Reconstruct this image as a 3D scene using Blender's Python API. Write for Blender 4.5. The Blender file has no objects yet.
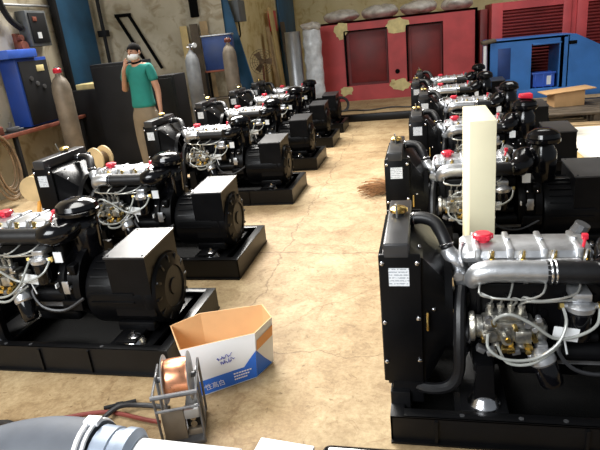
import bpy, bmesh, math, random
from mathutils import Vector, Matrix, noise
random.seed(7)
C = bpy.context.scene.collection
PI = math.pi
V = Vector

# ------------------------------------------------------------------ materials
def mat(name, col, rough=.5, metal=0., var=.12, scale=6., bump=0., bscale=40., coat=0., trans=0., alpha=1., spec=None, col2=None, rvar=.08):
    m = bpy.data.materials.new(name); m.use_nodes = True
    nt = m.node_tree; N = nt.nodes; L = nt.links
    b = N['Principled BSDF']
    tc = N.new('ShaderNodeTexCoord'); nz = N.new('ShaderNodeTexNoise')
    nz.inputs['Scale'].default_value = scale; nz.inputs['Detail'].default_value = 5
    L.new(tc.outputs['Object'], nz.inputs['Vector'])
    rp = N.new('ShaderNodeValToRGB')
    a = [c*(1-var) for c in col]; z = list(col2) if col2 else [min(1, c*(1+var)) for c in col]
    rp.color_ramp.elements[0].position = .35; rp.color_ramp.elements[1].position = .65
    rp.color_ramp.elements[0].color = (*a, 1); rp.color_ramp.elements[1].color = (*z, 1)
    L.new(nz.outputs['Fac'], rp.inputs['Fac']); L.new(rp.outputs['Color'], b.inputs['Base Color'])
    mr = N.new('ShaderNodeMapRange'); mr.inputs['To Min'].default_value = max(0, rough-rvar); mr.inputs['To Max'].default_value = min(1, rough+rvar)
    L.new(nz.outputs['Fac'], mr.inputs['Value']); L.new(mr.outputs['Result'], b.inputs['Roughness'])
    b.inputs['Metallic'].default_value = metal
    b.inputs['Coat Weight'].default_value = coat
    b.inputs['Transmission Weight'].default_value = trans
    b.inputs['Alpha'].default_value = alpha
    if spec is not None: b.inputs['Specular IOR Level'].default_value = spec
    if bump:
        n2 = N.new('ShaderNodeTexNoise'); n2.inputs['Scale'].default_value = bscale; n2.inputs['Detail'].default_value = 4
        L.new(tc.outputs['Object'], n2.inputs['Vector'])
        bp = N.new('ShaderNodeBump'); bp.inputs['Strength'].default_value = bump; bp.inputs['Distance'].default_value = .01
        L.new(n2.outputs['Fac'], bp.inputs['Height']); L.new(bp.outputs['Normal'], b.inputs['Normal'])
    return m

M = {}
M['black'] = mat('black_paint', (.0035, .0035, .004), .34, 0, .2, 5, .04, 60, spec=.13)
M['blackgloss'] = mat('black_gloss', (.003, .003, .004), .14, 0, .2, 5, .02, 30, spec=.45)
M['frame'] = mat('black_frame_paint', (.004, .004, .0045), .36, 0, .25, 4, .06, 50, spec=.3)
M['lid'] = mat('charcoal_lid', (.03, .03, .032), .33, 0, .12, 7, .02, 80, spec=.42)
M['alu'] = mat('cast_aluminium', (.55, .56, .58), .36, .85, .12, 18, .12, 160)
M['steel'] = mat('bright_steel', (.6, .6, .62), .22, 1, .1, 20)
M['greysteel'] = mat('grey_steel', (.15, .15, .155), .45, .6, .2, 9, .1, 80)
M['pump'] = mat('pump_metal', (.30, .30, .29), .33, .85, .35, 28, .35, 60, col2=(.5, .48, .42))
M['brass'] = mat('brass', (.72, .52, .18), .28, 1, .2, 20)
M['red'] = mat('red_plastic', (.62, .02, .045), .35, 0, .1, 9)
M['rubber'] = mat('black_rubber', (.006, .006, .007), .42, 0, .2, 8, .1, 50, spec=.4)
M['hose'] = mat('clear_fuel_hose', (.30, .31, .29), .3, 0, .1, 20, coat=.3)
M['pipe'] = mat('plated_pipe', (.50, .50, .47), .3, .7, .1, 15)
M['tag'] = mat('white_tag', (.75, .77, .78), .5, 0, .05, 10)
M['cream'] = mat('cream_card', (.78, .72, .50), .6, 0, .06, 3)
M['redpaint'] = mat('red_oxide_primer', (.48, .062, .066), .55, 0, .14, 3, .05, 30)
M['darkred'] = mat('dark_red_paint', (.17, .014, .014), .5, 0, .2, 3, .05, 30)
M['filler'] = mat('body_filler', (.66, .56, .27), .8, 0, .15, 8, .2, 30)
M['blue'] = mat('blue_canopy_paint', (.035, .16, .47), .42, 0, .12, 3, .04, 20)
M['navy'] = mat('navy_paint', (.010, .04, .17), .5, 0, .2, 4)
M['machineblue'] = mat('machine_blue', (.014, .055, .30), .4, 0, .12, 3)
M['tealblue'] = mat('dull_blue_paint', (.022, .10, .20), .6, 0, .35, 1.6, .1, 8)
M['crateblue'] = mat('crate_blue', (.04, .12, .55), .4, 0, .12, 6)
M['card'] = mat('kraft_card', (.62, .37, .17), .75, 0, .08, 4, .05, 60)
M['cardwhite'] = mat('white_card', (.80, .80, .80), .6, 0, .03, 5)
M['printblue'] = mat('print_blue', (.02, .14, .60), .5, 0, .05, 5)
M['inkblue'] = mat('ink_blue', (.03, .05, .45), .6, 0, .05, 5)
M['printorange'] = mat('print_orange', (.80, .36, .12), .6, 0, .05, 5)
M['wood'] = mat('raw_timber', (.42, .29, .15), .75, 0, .3, 5, .2, 30)
M['darkwood'] = mat('dark_timber', (.10, .075, .05), .8, 0, .35, 5, .2, 30)
M['ply'] = mat('yellow_plywood', (.62, .46, .20), .7, 0, .15, 4, .1, 30)
M['foam'] = mat('white_sheet', (.80, .76, .66), .7, 0, .05, 3)
M['galv'] = mat('galvanised', (.42, .43, .44), .4, .7, .12, 5)
M['wrap'] = mat('plastic_wrap', (.62, .64, .66), .25, 0, .25, 6, .5, 14, coat=.4)
M['film'] = mat('clear_plastic_film', (.80, .76, .70), .2, 0, .25, 7, .8, 16, trans=.5)
M['cyl'] = mat('gas_cylinder_paint', (.19, .155, .115), .5, .2, .3, 5, .1, 20)
M['cylgrey'] = mat('gas_cylinder_grey', (.30, .31, .32), .5, .2, .25, 5, .1, 20)
M['rust'] = mat('rusty_paint', (.20, .055, .03), .7, .1, .35, 8, .2, 40)
M['darkgrey'] = mat('dark_grey_paint', (.010, .010, .011), .6, 0, .25, 4, spec=.25)
M['boxgrey'] = mat('cabinet_grey', (.11, .12, .125), .5, 0, .2, 4)
M['duct'] = mat('duct_grey', (.085, .095, .115), .62, 0, .15, 5, .15, 30)
M['white'] = mat('white_paint', (.80, .81, .83), .45, 0, .05, 4)
M['bluegrey'] = mat('collar_bluegrey', (.28, .33, .41), .4, .2, .12, 6)
M['copper'] = mat('copper_wire', (.80, .36, .20), .3, .9, .15, 30)
M['cable'] = mat('black_cable', (.02, .02, .022), .45, 0, .2, 10)
M['redhose'] = mat('red_hose', (.20, .035, .025), .5, 0, .2, 8)
M['orange'] = mat('orange_yellow_paint', (.62, .30, .04), .5, 0, .25, 6)
M['tan'] = mat('reel_tan', (.62, .46, .24), .7, 0, .15, 6)
M['rope'] = mat('hose_tan', (.20, .13, .07), .7, 0, .35, 9)
M['straw'] = mat('coir_straw', (.30, .15, .06), .9, 0, .4, 30)
M['skin'] = mat('skin', (.46, .24, .15), .55, 0, .08, 8)
M['hair'] = mat('hair_black', (.006, .005, .005), .9, 0, .2, 20, spec=.1)
M['teal'] = mat('teal_cotton', (.012, .20, .165), .85, 0, .1, 6, .1, 60)
M['khaki'] = mat('khaki_cotton', (.20, .155, .10), .85, 0, .12, 6, .1, 60)
M['shoe'] = mat('shoe_black', (.02, .018, .016), .5, 0, .1, 6)
M['mask'] = mat('mask_white', (.80, .82, .82), .8, 0, .03, 6)
M['dark'] = mat('core_black', (.004, .004, .004), .8, 0, .1, 6, .6, 220, spec=.05)

def label_mat():
    m = bpy.data.materials.new('printed_label'); m.use_nodes = True
    N = m.node_tree.nodes; L = m.node_tree.links; b = N['Principled BSDF']
    tc = N.new('ShaderNodeTexCoord'); sp = N.new('ShaderNodeMapping'); sp.inputs['Scale'].default_value = (70, 0, 0)
    nz = N.new('ShaderNodeTexNoise'); nz.inputs['Scale'].default_value = 160
    wv = N.new('ShaderNodeTexWave'); wv.bands_direction = 'Z'; wv.inputs['Scale'].default_value = 26; wv.inputs['Distortion'].default_value = .3
    L.new(tc.outputs['Object'], wv.inputs['Vector']); L.new(tc.outputs['Object'], nz.inputs['Vector'])
    mx = N.new('ShaderNodeMath'); mx.operation = 'MULTIPLY'
    r1 = N.new('ShaderNodeValToRGB'); r1.color_ramp.elements[0].position = .6; r1.color_ramp.elements[1].position = .7
    r2 = N.new('ShaderNodeValToRGB'); r2.color_ramp.elements[0].position = .42; r2.color_ramp.elements[1].position = .5
    L.new(wv.outputs['Fac'], r1.inputs['Fac']); L.new(nz.outputs['Fac'], r2.inputs['Fac'])
    L.new(r1.outputs['Color'], mx.inputs[0]); L.new(r2.outputs['Color'], mx.inputs[1])
    mc = N.new('ShaderNodeMix'); mc.data_type = 'RGBA'
    mc.inputs['A'].default_value = (.72, .75, .78, 1); mc.inputs['B'].default_value = (.30, .33, .38, 1)
    L.new(mx.outputs[0], mc.inputs['Factor']); L.new(mc.outputs['Result'], b.inputs['Base Color'])
    b.inputs['Roughness'].default_value = .45
    return m
M['label'] = label_mat()

def floor_mat():
    m = bpy.data.materials.new('worn_concrete'); m.use_nodes = True
    N = m.node_tree.nodes; L = m.node_tree.links; b = N['Principled BSDF']
    tc = N.new('ShaderNodeTexCoord')
    def nz(s, d=6, dist=0., r=.6):
        n = N.new('ShaderNodeTexNoise'); n.inputs['Scale'].default_value = s; n.inputs['Detail'].default_value = d
        n.inputs['Distortion'].default_value = dist; n.inputs['Roughness'].default_value = r
        L.new(tc.outputs['Object'], n.inputs['Vector']); return n
    def ramp(src, p0, p1, c0, c1):
        r = N.new('ShaderNodeValToRGB'); r.color_ramp.elements[0].position = p0; r.color_ramp.elements[1].position = p1
        r.color_ramp.elements[0].color = (*c0, 1); r.color_ramp.elements[1].color = (*c1, 1)
        L.new(src, r.inputs['Fac']); return r
    def mul(a, bb, f=1.):
        x = N.new('ShaderNodeMix'); x.data_type = 'RGBA'; x.blend_type = 'MULTIPLY'; x.inputs['Factor'].default_value = f
        L.new(a, x.inputs['A']); L.new(bb, x.inputs['B']); return x.outputs['Result']
    base = ramp(nz(1.1, 7, .6).outputs['Fac'], .30, .72, (.34, .225, .105), (.56, .435, .255))
    mid = ramp(nz(5.5, 8, .8, .7).outputs['Fac'], .32, .58, (.64, .57, .48), (1, 1, 1))
    fine = ramp(nz(38, 6, 0, .75).outputs['Fac'], .30, .62, (.66, .62, .56), (1, 1, 1))
    vo = N.new('ShaderNodeTexVoronoi'); vo.feature = 'DISTANCE_TO_EDGE'; vo.inputs['Scale'].default_value = .9
    wn = nz(3, 5); ad = N.new('ShaderNodeVectorMath'); ad.operation = 'MULTIPLY_ADD'; ad.inputs[1].default_value = (.25, .25, .25)
    L.new(wn.outputs['Color'], ad.inputs[0]); L.new(tc.outputs['Object'], ad.inputs[2]); L.new(ad.outputs[0], vo.inputs['Vector'])
    crack = ramp(vo.outputs['Distance'], .0, .008, (.80, .74, .68), (1, 1, 1))
    dots = ramp(nz(14, 3, 1.5).outputs['Fac'], .66, .72, (1, 1, 1), (.52, .46, .38))
    col = mul(mul(mul(mul(base.outputs['Color'], mid.outputs['Color']), fine.outputs['Color']), crack.outputs['Color']), dots.outputs['Color'])
    sx = N.new('ShaderNodeSeparateXYZ'); L.new(ad.outputs[0], sx.inputs[0])
    def joint(out, pos, wdt):
        a = N.new('ShaderNodeMath'); a.operation = 'SUBTRACT'; a.inputs[1].default_value = pos; L.new(sx.outputs[out], a.inputs[0])
        c = N.new('ShaderNodeMath'); c.operation = 'ABSOLUTE'; L.new(a.outputs[0], c.inputs[0])
        return ramp(c.outputs[0], 0, wdt, (.42, .35, .28), (1, 1, 1)).outputs['Color']
    for o_, p_, w_ in ((1, 3.93, .014), (1, 7.4, .016), (0, -.98, .010), (1, 2.52, .006)): col = mul(col, joint(o_, p_, w_), .75)
    scuff = ramp(nz(9, 8, 2.2, .8).outputs['Fac'], .56, .66, (1, 1, 1), (.60, .52, .42))
    col = mul(col, scuff.outputs['Color'], .8)
    L.new(col, b.inputs['Base Color'])
    b.inputs['Roughness'].default_value = .72
    bp = N.new('ShaderNodeBump'); bp.inputs['Strength'].default_value = .25; bp.inputs['Distance'].default_value = .01
    L.new(nz(30, 6, 0, .7).outputs['Fac'], bp.inputs['Height']); L.new(bp.outputs['Normal'], b.inputs['Normal'])
    return m
M['floor'] = floor_mat()

def wall_mat(name, a, bcol, dirt):
    m = bpy.data.materials.new(name); m.use_nodes = True
    N = m.node_tree.nodes; L = m.node_tree.links; b = N['Principled BSDF']
    tc = N.new('ShaderNodeTexCoord')
    n1 = N.new('ShaderNodeTexNoise'); n1.inputs['Scale'].default_value = 1.3; n1.inputs['Detail'].default_value = 8
    n2 = N.new('ShaderNodeTexNoise'); n2.inputs['Scale'].default_value = 4.5; n2.inputs['Detail'].default_value = 8; n2.inputs['Distortion'].default_value = .8
    for n in (n1, n2): L.new(tc.outputs['Object'], n.inputs['Vector'])
    r1 = N.new('ShaderNodeValToRGB'); r1.color_ramp.elements[0].position = .35; r1.color_ramp.elements[1].position = .65
    r1.color_ramp.elements[0].color = (*a, 1); r1.color_ramp.elements[1].color = (*bcol, 1)
    r2 = N.new('ShaderNodeValToRGB'); r2.color_ramp.elements[0].position = .34; r2.color_ramp.elements[1].position = .48
    r2.color_ramp.elements[0].color = (*dirt, 1); r2.color_ramp.elements[1].color = (1, 1, 1, 1)
    L.new(n1.outputs['Fac'], r1.inputs['Fac']); L.new(n2.outputs['Fac'], r2.inputs['Fac'])
    x = N.new('ShaderNodeMix'); x.data_type = 'RGBA'; x.blend_type = 'MULTIPLY'; x.inputs['Factor'].default_value = 1
    L.new(r1.outputs['Color'], x.inputs['A']); L.new(r2.outputs['Color'], x.inputs['B']); L.new(x.outputs['Result'], b.inputs['Base Color'])
    b.inputs['Roughness'].default_value = .85
    return m
M['wall'] = wall_mat('stained_plaster', (.44, .38, .26), (.62, .56, .43), (.66, .60, .52))
M['wallfar'] = wall_mat('yellowed_plaster', (.70, .57, .27), (.84, .72, .42), (.80, .72, .58))
M['ceiling'] = mat('grey_roof_sheet', (.22, .22, .22), .7, .2, .15, 2)

# ------------------------------------------------------------------ mesh builder
def basis(d):
    d = V(d).normalized(); a = V((0, 0, 1)) if abs(d.z) < .9 else V((1, 0, 0))
    x = a.cross(d).normalized(); y = d.cross(x); return x, y, d

class MB:
    def __init__(s): s.bm = bmesh.new()
    def _mi(s, faces, mi):
        for f in faces: f.material_index = mi
    def box(s, lo, hi, bev=0., rot=None, piv=None, mi=0, seg=2):
        lo, hi = V(lo), V(hi); c = (lo+hi)/2; h = (hi-lo)/2
        vs = [s.bm.verts.new((c.x+sx*h.x, c.y+sy*h.y, c.z+sz*h.z)) for sz in (-1, 1) for sy in (-1, 1) for sx in (-1, 1)]
        q = [(0, 2, 3, 1), (4, 5, 7, 6), (0, 1, 5, 4), (1, 3, 7, 5), (3, 2, 6, 7), (2, 0, 4, 6)]
        fs = [s.bm.faces.new([vs[i] for i in f]) for f in q]
        s._mi(fs, mi)
        allv = vs
        if bev:
            es = list({e for f in fs for e in f.edges})
            r = bmesh.ops.bevel(s.bm, geom=es, offset=bev, segments=seg, affect='EDGES', profile=.5, material=mi)
            allv = list({v for f in r['faces'] for v in f.verts} | {v for v in vs if v.is_valid})
        if rot is not None:
            p = V(piv) if piv is not None else c
            for v in allv: v.co = p+rot@(v.co-p)
        return s
    def rings(s, rings, cap0=True, cap1=True, closed=True, mi=0):
        R = [[s.bm.verts.new(p) for p in r] for r in rings]; n = len(R[0]); fs = []
        for a, b in zip(R[:-1], R[1:]):
            for i in range(n if closed else n-1):
                j = (i+1) % n; fs.append(s.bm.faces.new((a[i], a[j], b[j], b[i])))
        if cap0 and n > 2: fs.append(s.bm.faces.new(R[0][::-1]))
        if cap1 and n > 2: fs.append(s.bm.faces.new(R[-1]))
        s._mi(fs, mi); return s
    def cyl(s, p0, p1, r, r2=None, n=16, mi=0, cap=True):
        p0, p1 = V(p0), V(p1); r2 = r if r2 is None else r2; x, y, d = basis(p1-p0)
        return s.rings([[p+(x*math.cos(2*PI*i/n)+y*math.sin(2*PI*i/n))*q for i in range(n)] for p, q in ((p0, r), (p1, r2))], cap, cap, mi=mi)
    def lathe(s, prof, o=(0, 0, 0), ax=(0, 0, 1), n=20, mi=0, sy=1.):
        o = V(o); x, y, d = basis(ax)
        return s.rings([[o+d*h+(x*math.cos(2*PI*i/n)+y*sy*math.sin(2*PI*i/n))*max(r, .0004) for i in range(n)] for r, h in prof], mi=mi)
    def tube(s, pts, r, n=8, sub=5, mi=0, rr=None, cap=True):
        P = smooth(pts, sub) if sub > 1 else [V(p) for p in pts]
        T = [(P[min(i+1, len(P)-1)]-P[max(i-1, 0)]).normalized() for i in range(len(P))]
        x, y, _ = basis(T[0]); out = []
        for i, p in enumerate(P):
            t = T[i]; x = (x-t*x.dot(t)).normalized(); y = t.cross(x)
            q = r if rr is None else rr(i/(len(P)-1))
            out.append([p+(x*math.cos(2*PI*k/n)+y*math.sin(2*PI*k/n))*q for k in range(n)])
        return s.rings(out, cap, cap, mi=mi)
    def ball(s, c, r, sc=(1, 1, 1), n=16, m=10, mi=0):
        c = V(c)
        return s.rings([[c+V((r*sc[0]*math.sin(a)*math.cos(2*PI*i/n), r*sc[1]*math.sin(a)*math.sin(2*PI*i/n), -r*sc[2]*math.cos(a))) for i in range(n)]
                        for a in [max(.02, min(PI-.02, PI*k/m)) for k in range(m+1)]], mi=mi)
    def prism(s, poly, axis, a, b, mi=0):
        def p3(p, t):
            if axis == 'y': return V((p[0], t, p[1]))
            if axis == 'x': return V((t, p[0], p[1]))
            return V((p[0], p[1], t))
        return s.rings([[p3(p, a) for p in poly], [p3(p, b) for p in poly]], mi=mi)
    def torus(s, c, R, r, ax=(0, 0, 1), n=24, m=8, mi=0, sq=1.):
        c = V(c); x, y, d = basis(ax); vs = []
        for i in range(n):
            a = 2*PI*i/n; o = x*math.cos(a)+y*math.sin(a)*sq
            vs.append([s.bm.verts.new(c+o*(R+r*math.cos(2*PI*k/m))+d*r*math.sin(2*PI*k/m)) for k in range(m)])
        fs = []
        for i in range(n):
            A, B = vs[i], vs[(i+1) % n]
            for k in range(m): fs.append(s.bm.faces.new((A[k], B[k], B[(k+1) % m], A[(k+1) % m])))
        s._mi(fs, mi); return s
    def wobble(s, amt, sc=3., seed=0):
        for v in s.bm.verts: v.co += noise.noise_vector(v.co*sc+V((seed*7.3, seed, 0)))*amt
        return s
    def build(s, name, m, parent=None, sharp=35):
        bmesh.ops.recalc_face_normals(s.bm, faces=s.bm.faces)
        me = bpy.data.meshes.new(name); s.bm.to_mesh(me); s.bm.free()
        for k in (m if isinstance(m, (list, tuple)) else [m]): me.materials.append(M[k])
        for p in me.polygons: p.use_smooth = True
        me.set_sharp_from_angle(angle=math.radians(sharp))
        o = bpy.data.objects.new(name, me); C.objects.link(o)
        if parent: o.parent = parent
        return o

def smooth(pts, k):
    P = [V(p) for p in pts]; out = []
    for i in range(len(P)-1):
        a, b, c, d = P[max(i-1, 0)], P[i], P[i+1], P[min(i+2, len(P)-1)]
        for j in range(k):
            t = j/k
            out.append(.5*((2*b)+(c-a)*t+(2*a-5*b+4*c-d)*t*t+(3*b-a-3*c+d)*t**3))
    out.append(P[-1]); return out
def rotz(a): return Matrix.Rotation(a, 3, 'Z')
def tag(o, label, cat, group=None):
    o['label'] = label; o['category'] = cat
    if group: o['group'] = group
    return o
def thing(name, label, cat, loc=(0, 0, 0), rz=0., group=None):
    o = bpy.data.objects.new(name, None); C.objects.link(o); o.location = loc; o.rotation_euler = (0, 0, rz)
    o.empty_display_size = .1
    return tag(o, label, cat, group)
def struct(name, mb, m):
    o = mb.build(name, m); o['kind'] = 'structure'; return o
def dup(o, parent=None):
    c = o.copy(); C.objects.link(c); c.parent = parent
    for ch in list(o.children): dup(ch, c)
    return c
def place(o, loc, rz=0.):
    o.location = loc; o.rotation_euler = (0, 0, rz); return o

# ------------------------------------------------------------------ setting
struct('floor', MB().box((-8, -3, -.1), (9, 17, 0)), 'floor')
struct('wall_left', MB().box((-5.5, -3, 0), (-5.3, 8.66, 6)), 'wall')
WA, WB = V((-5.3, 8.66)), V((-3.42, 9.72))
wd = (WB-WA).normalized(); wn = V((-wd.y, wd.x))
struct('wall_back_left', MB().prism([WA, WB, WB+wn*.2, WA+wn*.2], 'z', 0, 6), 'wall')
struct('wall_passage', MB().box((-3.6, 9.86, 0), (-3.42, 15.6, 6)), 'wallfar')
struct('wall_back', MB().box((-3.42, 15.6, 0), (9, 15.8, 6)), 'wallfar')
struct('ceiling', MB().box((-5.5, 1.5, 6), (9, 15.8, 6.1)), 'ceiling')

# ------------------------------------------------------------------ generator set (local: x along its length, radiator at x=0, camera side = -y)
def make_genset(pipe_x, lid, label, H=.15, dz=0., rad=0., ax_=0.):
    R = thing('diesel_generator', label, 'generator')
    # --- skid
    b = MB(); L0, L1, W = .02, 1.51, .36
    for s in (-1, 1):
        y = s*W
        b.box((L0, min(y, y-s*.008), .0), (L1, max(y, y-s*.008), H))
        b.box((L0, min(y, y-s*.055), H-.009), (L1, max(y, y-s*.055), H), .002)
        b.box((L0, min(y+s*.018, y-s*.05), 0), (L1, max(y+s*.018, y-s*.05), .009))
    for x, s in ((L0, 1), (L1, -1)):
        b.box((min(x, x+s*.008), -W, 0), (max(x, x+s*.008), W, H))
        b.box((min(x, x+s*.055), -W, H-.009), (max(x, x+s*.055), W, H+.0005), .002)
    for x in (.36, 1.24):
        b.box((x-.05, -W+.01, .03), (x+.05, W-.01, .105), .004)
        for s in (-1, 1): b.box((x-.085, s*.25-.07, .105), (x+.085, s*.25+.07, .118), .003)
    for x in (.2, .75, 1.05): b.box((x-.006, -W-.012, .009), (x+.006, -W, H-.01))
    b.box((.02, -.28, .03), (.1, .28, .18), .004)
    fr = b.build('base_frame', 'frame', R)
    MB().box((L0+.009, -W+.009, .012), (L1-.009, W-.009, .024)).build('drip_tray', 'dark', fr)
    MB().box((1.12, -.31, .104), (1.38, .31, .122), .003).build('mounting_plate', 'frame', fr)
    MB().box((.30, -.30, .104), (.48, .30, .122), .003).build('mounting_plate', 'frame', fr)
    for x in (.36, 1.24):
        for s in (-1, 1):
            mt = MB().lathe([(.064, .122), (.064, .132), (.056, .139), (.05, .157), (.034, .172), (.016, .176)], (x+.03, s*.25, 0), n=18).cyl((x+.03, s*.25, .17), (x+.03, s*.25, .196), .013, n=6)
            mt.build('mounting_dome', 'steel', fr)
    for x in (.30, .52, .68, 1.12): MB().cyl((x, -.333, H-.003), (x, -.333, H+.0015), .010, n=8).build('fixing_bolt', 'greysteel', fr)
    # --- radiator
    b = MB()
    b.box((.012, -.252, .20), (.105, .252, .79), .004)
    b.box((0, -.27, .225), (.155, -.252, .79), .004); b.box((0, .252, .225), (.155, .27, .79), .004)
    b.box((.03, -.262, .12), (.155, .262, .23), .006)
    ra = b.build('radiator', 'black', R)
    MB().box((-.004, -.245, .21), (.012, .245, .775), .001).build('cooling_core', 'dark', ra)
    b = MB(); b.box((.018, -.272, .775), (.115, .272, .835), .008, seg=3)
    b.cyl((.066, .07, .83), (.066, .07, .85), .024)
    tk = b.build('header_tank', 'lid', ra)
    MB().lathe([(.038, .848), (.038, .860), (.028, .868), (.012, .872)], (.066, .07, 0), n=16).box((.03, .062, .852), (.102, .078, .864), .003).build('filler_cap', 'brass', tk)
    MB().tube([(.06, .02, .835), (.06, .0, .88), (.058, -.01, .905)], .005, 6).build('overflow_tube', 'pipe', tk)
    MB().box((.035, -.2725, .66), (.112, -.270, .735)).build('label_plate', 'label', ra)
    for x, z in ((.012, .755), (.143, .755), (.012, .50), (.012, .32), (.143, .33), (.143, .52)):
        MB().lathe([(.009, 0), (.009, .005), (.004, .008)], (x, -.27, z), (0, -1, 0), n=8).build('panel_bolt', 'steel', ra)
    # shroud: from radiator rectangle down to the fan ring
    b = MB(); n = 24; z0 = .47
    def rect(i, hw, zl, zh, k=0):
        a = 2*PI*i/n; cx, cz = math.cos(a), math.sin(a); m = max(abs(cx), abs(cz))
        return (cx/m*hw, (zl+zh)/2+cz/m*(zh-zl)/2)
    r0 = [V((.10, *rect(i, .252, .2, .785))) for i in range(n)]
    r1 = [V((.165, *rect(i, .25, .21, .765))) for i in range(n)]
    r2 = [V((.245, .215*math.cos(2*PI*i/n), z0+.225*math.sin(2*PI*i/n))) for i in range(n)]
    r3 = [V((.275, .213*math.cos(2*PI*i/n), z0+.223*math.sin(2*PI*i/n))) for i in range(n)]
    r4 = [V((.275, .206*math.cos(2*PI*i/n), z0+.216*math.sin(2*PI*i/n))) for i in range(n)]
    r5 = [V((.20, .206*math.cos(2*PI*i/n), z0+.216*math.sin(2*PI*i/n))) for i in range(n)]
    b.rings([r0, r1, r2, r3, r4, r5], cap1=False)
    sh = b.build('fan_shroud', 'black', R)
    for x, y, z in ((.15, -.15, .772), (.19, -.19, .70), (.2, -.232, .54)):
        MB().ball((x, y, z), .009, n=8, m=6).build('shroud_bolt', 'steel', sh)
    MB().box((.172, -.264, .46), (.181, -.25, .54), .002).build('slot_bracket', 'brass', sh)
    b = MB(); b.cyl((.20, 0, z0), (.31, 0, z0), .05)
    for k in range(6):
        a = k*PI/3; u = V((0, math.cos(a), math.sin(a))); w = V((0, -math.sin(a), math.cos(a)))
        q = [V((.235, 0, z0))+u*.04-w*.02, V((.225, 0, z0))+u*.195-w*.045, V((.262, 0, z0))+u*.195+w*.045, V((.25, 0, z0))+u*.04+w*.02]
        b.rings([q, [p+V((.004, 0, 0)) for p in q]])
    fan = b.build('cooling_fan', 'rubber', R)
    b = MB(); b.lathe([(.07, 0), (.075, .004), (.066, .012), (.075, .02), (.07, .026)], (.315, -.02, .44), (1, 0, 0))
    b.lathe([(.085, 0), (.09, .004), (.08, .012), (.09, .02), (.085, .026)], (.315, -.02, .30), (1, 0, 0))
    b.lathe([(.04, 0), (.045, .004), (.037, .012), (.045, .02), (.04, .026)], (.315, -.2, .42), (1, 0, 0))
    b.build('belt_pulley', 'greysteel', R)
    MB().tube([(.328, -.11, .30), (.328, -.06, .22), (.328, .06, .26), (.328, .06, .45), (.328, -.03, .52), (.328, -.2, .465), (.328, -.24, .42), (.328, -.19, .375), (.328, -.11, .30)], .008, 6).build('drive_belt', 'rubber', R)
    # hoses of the cooling circuit
    hs = MB().tube([(.10, .09, .80), (.16, .08, .812), (.215, .05, .80), (.245, 0, .76), (.262, -.03, .715)], .027, 12).build('upper_coolant_hose', 'rubber', R)
    MB().torus((.125, .087, .805), .028, .004, (1, 0, 0), 16, 6).build('hose_clamp', 'steel', hs)
    MB().torus((.257, -.022, .728), .029, .004, (.3, -.4, -.9), 16, 6).build('hose_clamp', 'steel', hs)
    MB().tube([(.08, -.20, .20), (.16, -.255, .19), (.25, -.262, .205), (.292, -.255, .27), (.296, -.245, .40), (.30, -.19, .52), (.31, -.12, .58)], .024, 10).build('lower_coolant_hose', 'rubber', R)
    b = MB(); b.tube([(.262, -.03, .715), (.275, -.04, .685), (.30, -.05, .66), (.315, -.05, .62)], .027, 12, rr=lambda t: .026+.016*math.sin(PI*t))
    b.box((.285, -.10, .56), (.335, -.01, .64), .012, seg=3); b.cyl((.30, -.11, .62), (.30, -.085, .62), .02)
    b.build('thermostat_housing', 'alu', R)
    # --- engine
    b = MB()
    b.box((.34, -.125, .30), (.83, .13, .60), .012); b.box((.335, -.115, .58), (.82, .12, .676), .008)
    for k in range(5): b.box((.37+k*.105, -.14, .33), (.385+k*.105, -.12, .56), .004)
    b.box((.37, -.15, .30), (.62, -.12, .36), .008); b.box((.325, -.13, .28), (.345, .13, .56), .006)
    b.box((.31, .04, .36), (.42, .17, .50), .02); b.cyl((.62, -.125, .47), (.62, -.133, .47), .018)
    for s in (-1, 1):
        b.prism([(.33, .118), (.45, .118), (.43, .15), (.42, .32), (.36, .32), (.35, .15)], 'y', s*.26-.02 if s > 0 else -.28, s*.26+.02 if s > 0 else -.24)
        b.box((.35, min(s*.25, s*.1), .27), (.43, max(s*.25, s*.1), .31), .006)
    en = b.build('engine_block', 'black', R)
    MB().box((.35, -.11, .20), (.82, .11, .30), .03, seg=3).box((.52, -.09, .15), (.80, .09, .22), .025, seg=3).build('oil_pan', 'black', R)
    b = MB()
    prof = [(-.085, .674), (-.09, .695), (-.075, .717), (-.045, .728), (.075, .728), (.105, .717), (.115, .695), (.11, .674)]
    b.rings([[V((x, y*k+.012*(1-k), .674+(z-.674)*kz)) for y, z in prof] for x, k, kz in ((.315, .86, .8), (.33, .97, .97), (.345, 1, 1), (.775, 1, 1), (.79, .97, .97), (.80, .86, .8))])
    for k in range(4):
        x = .375+.125*k
        b.box((x-.012, -.095, .68), (x+.012, .1, .736), .006)
        b.cyl((x, .01, .725), (x, .01, .743), .012, n=8)
        b.box((x+.02, -.10, .668), (x+.05, -.08, .69), .008)
    rc = b.build('rocker_cover', 'alu', R)
    b = MB().lathe([(.026, .725), (.026, .738), (.036, .740), (.038, .758), (.03, .764), (.012, .764)], (.405, .012, 0), n=14)
    for k in range(6):
        a = k*PI/3; b.box((.405+.034*math.cos(a)-.007, .012+.034*math.sin(a)-.007, .740), (.405+.034*math.cos(a)+.007, .012+.034*math.sin(a)+.007, .760), .003)
    b.build('oil_cap', 'red', rc)
    MB().tube([(.75, -.08, .70), (.765, -.07, .735), (.775, -.05, .765)], .006, 6).box((.763, -.056, .752), (.785, -.036, .775), .003).build('dipstick', 'red', R)
    MB().tube([(.335, .0, .722), (.316, -.03, .73), (.310, -.08, .69), (.32, -.09, .66)], .007, 6).build('breather_pipe', 'alu', rc)
    # intake manifold + duct + air cleaner
    b = MB(); b.tube([(.35, -.15, .610), (.358, -.162, .645), (.388, -.170, .668), (.44, -.170, .674), (pipe_x*.5+.22, -.168, .672), (pipe_x, -.165, .668)], .034, 14, rr=lambda t: .026+.018*min(1, t*3.2))
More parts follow.
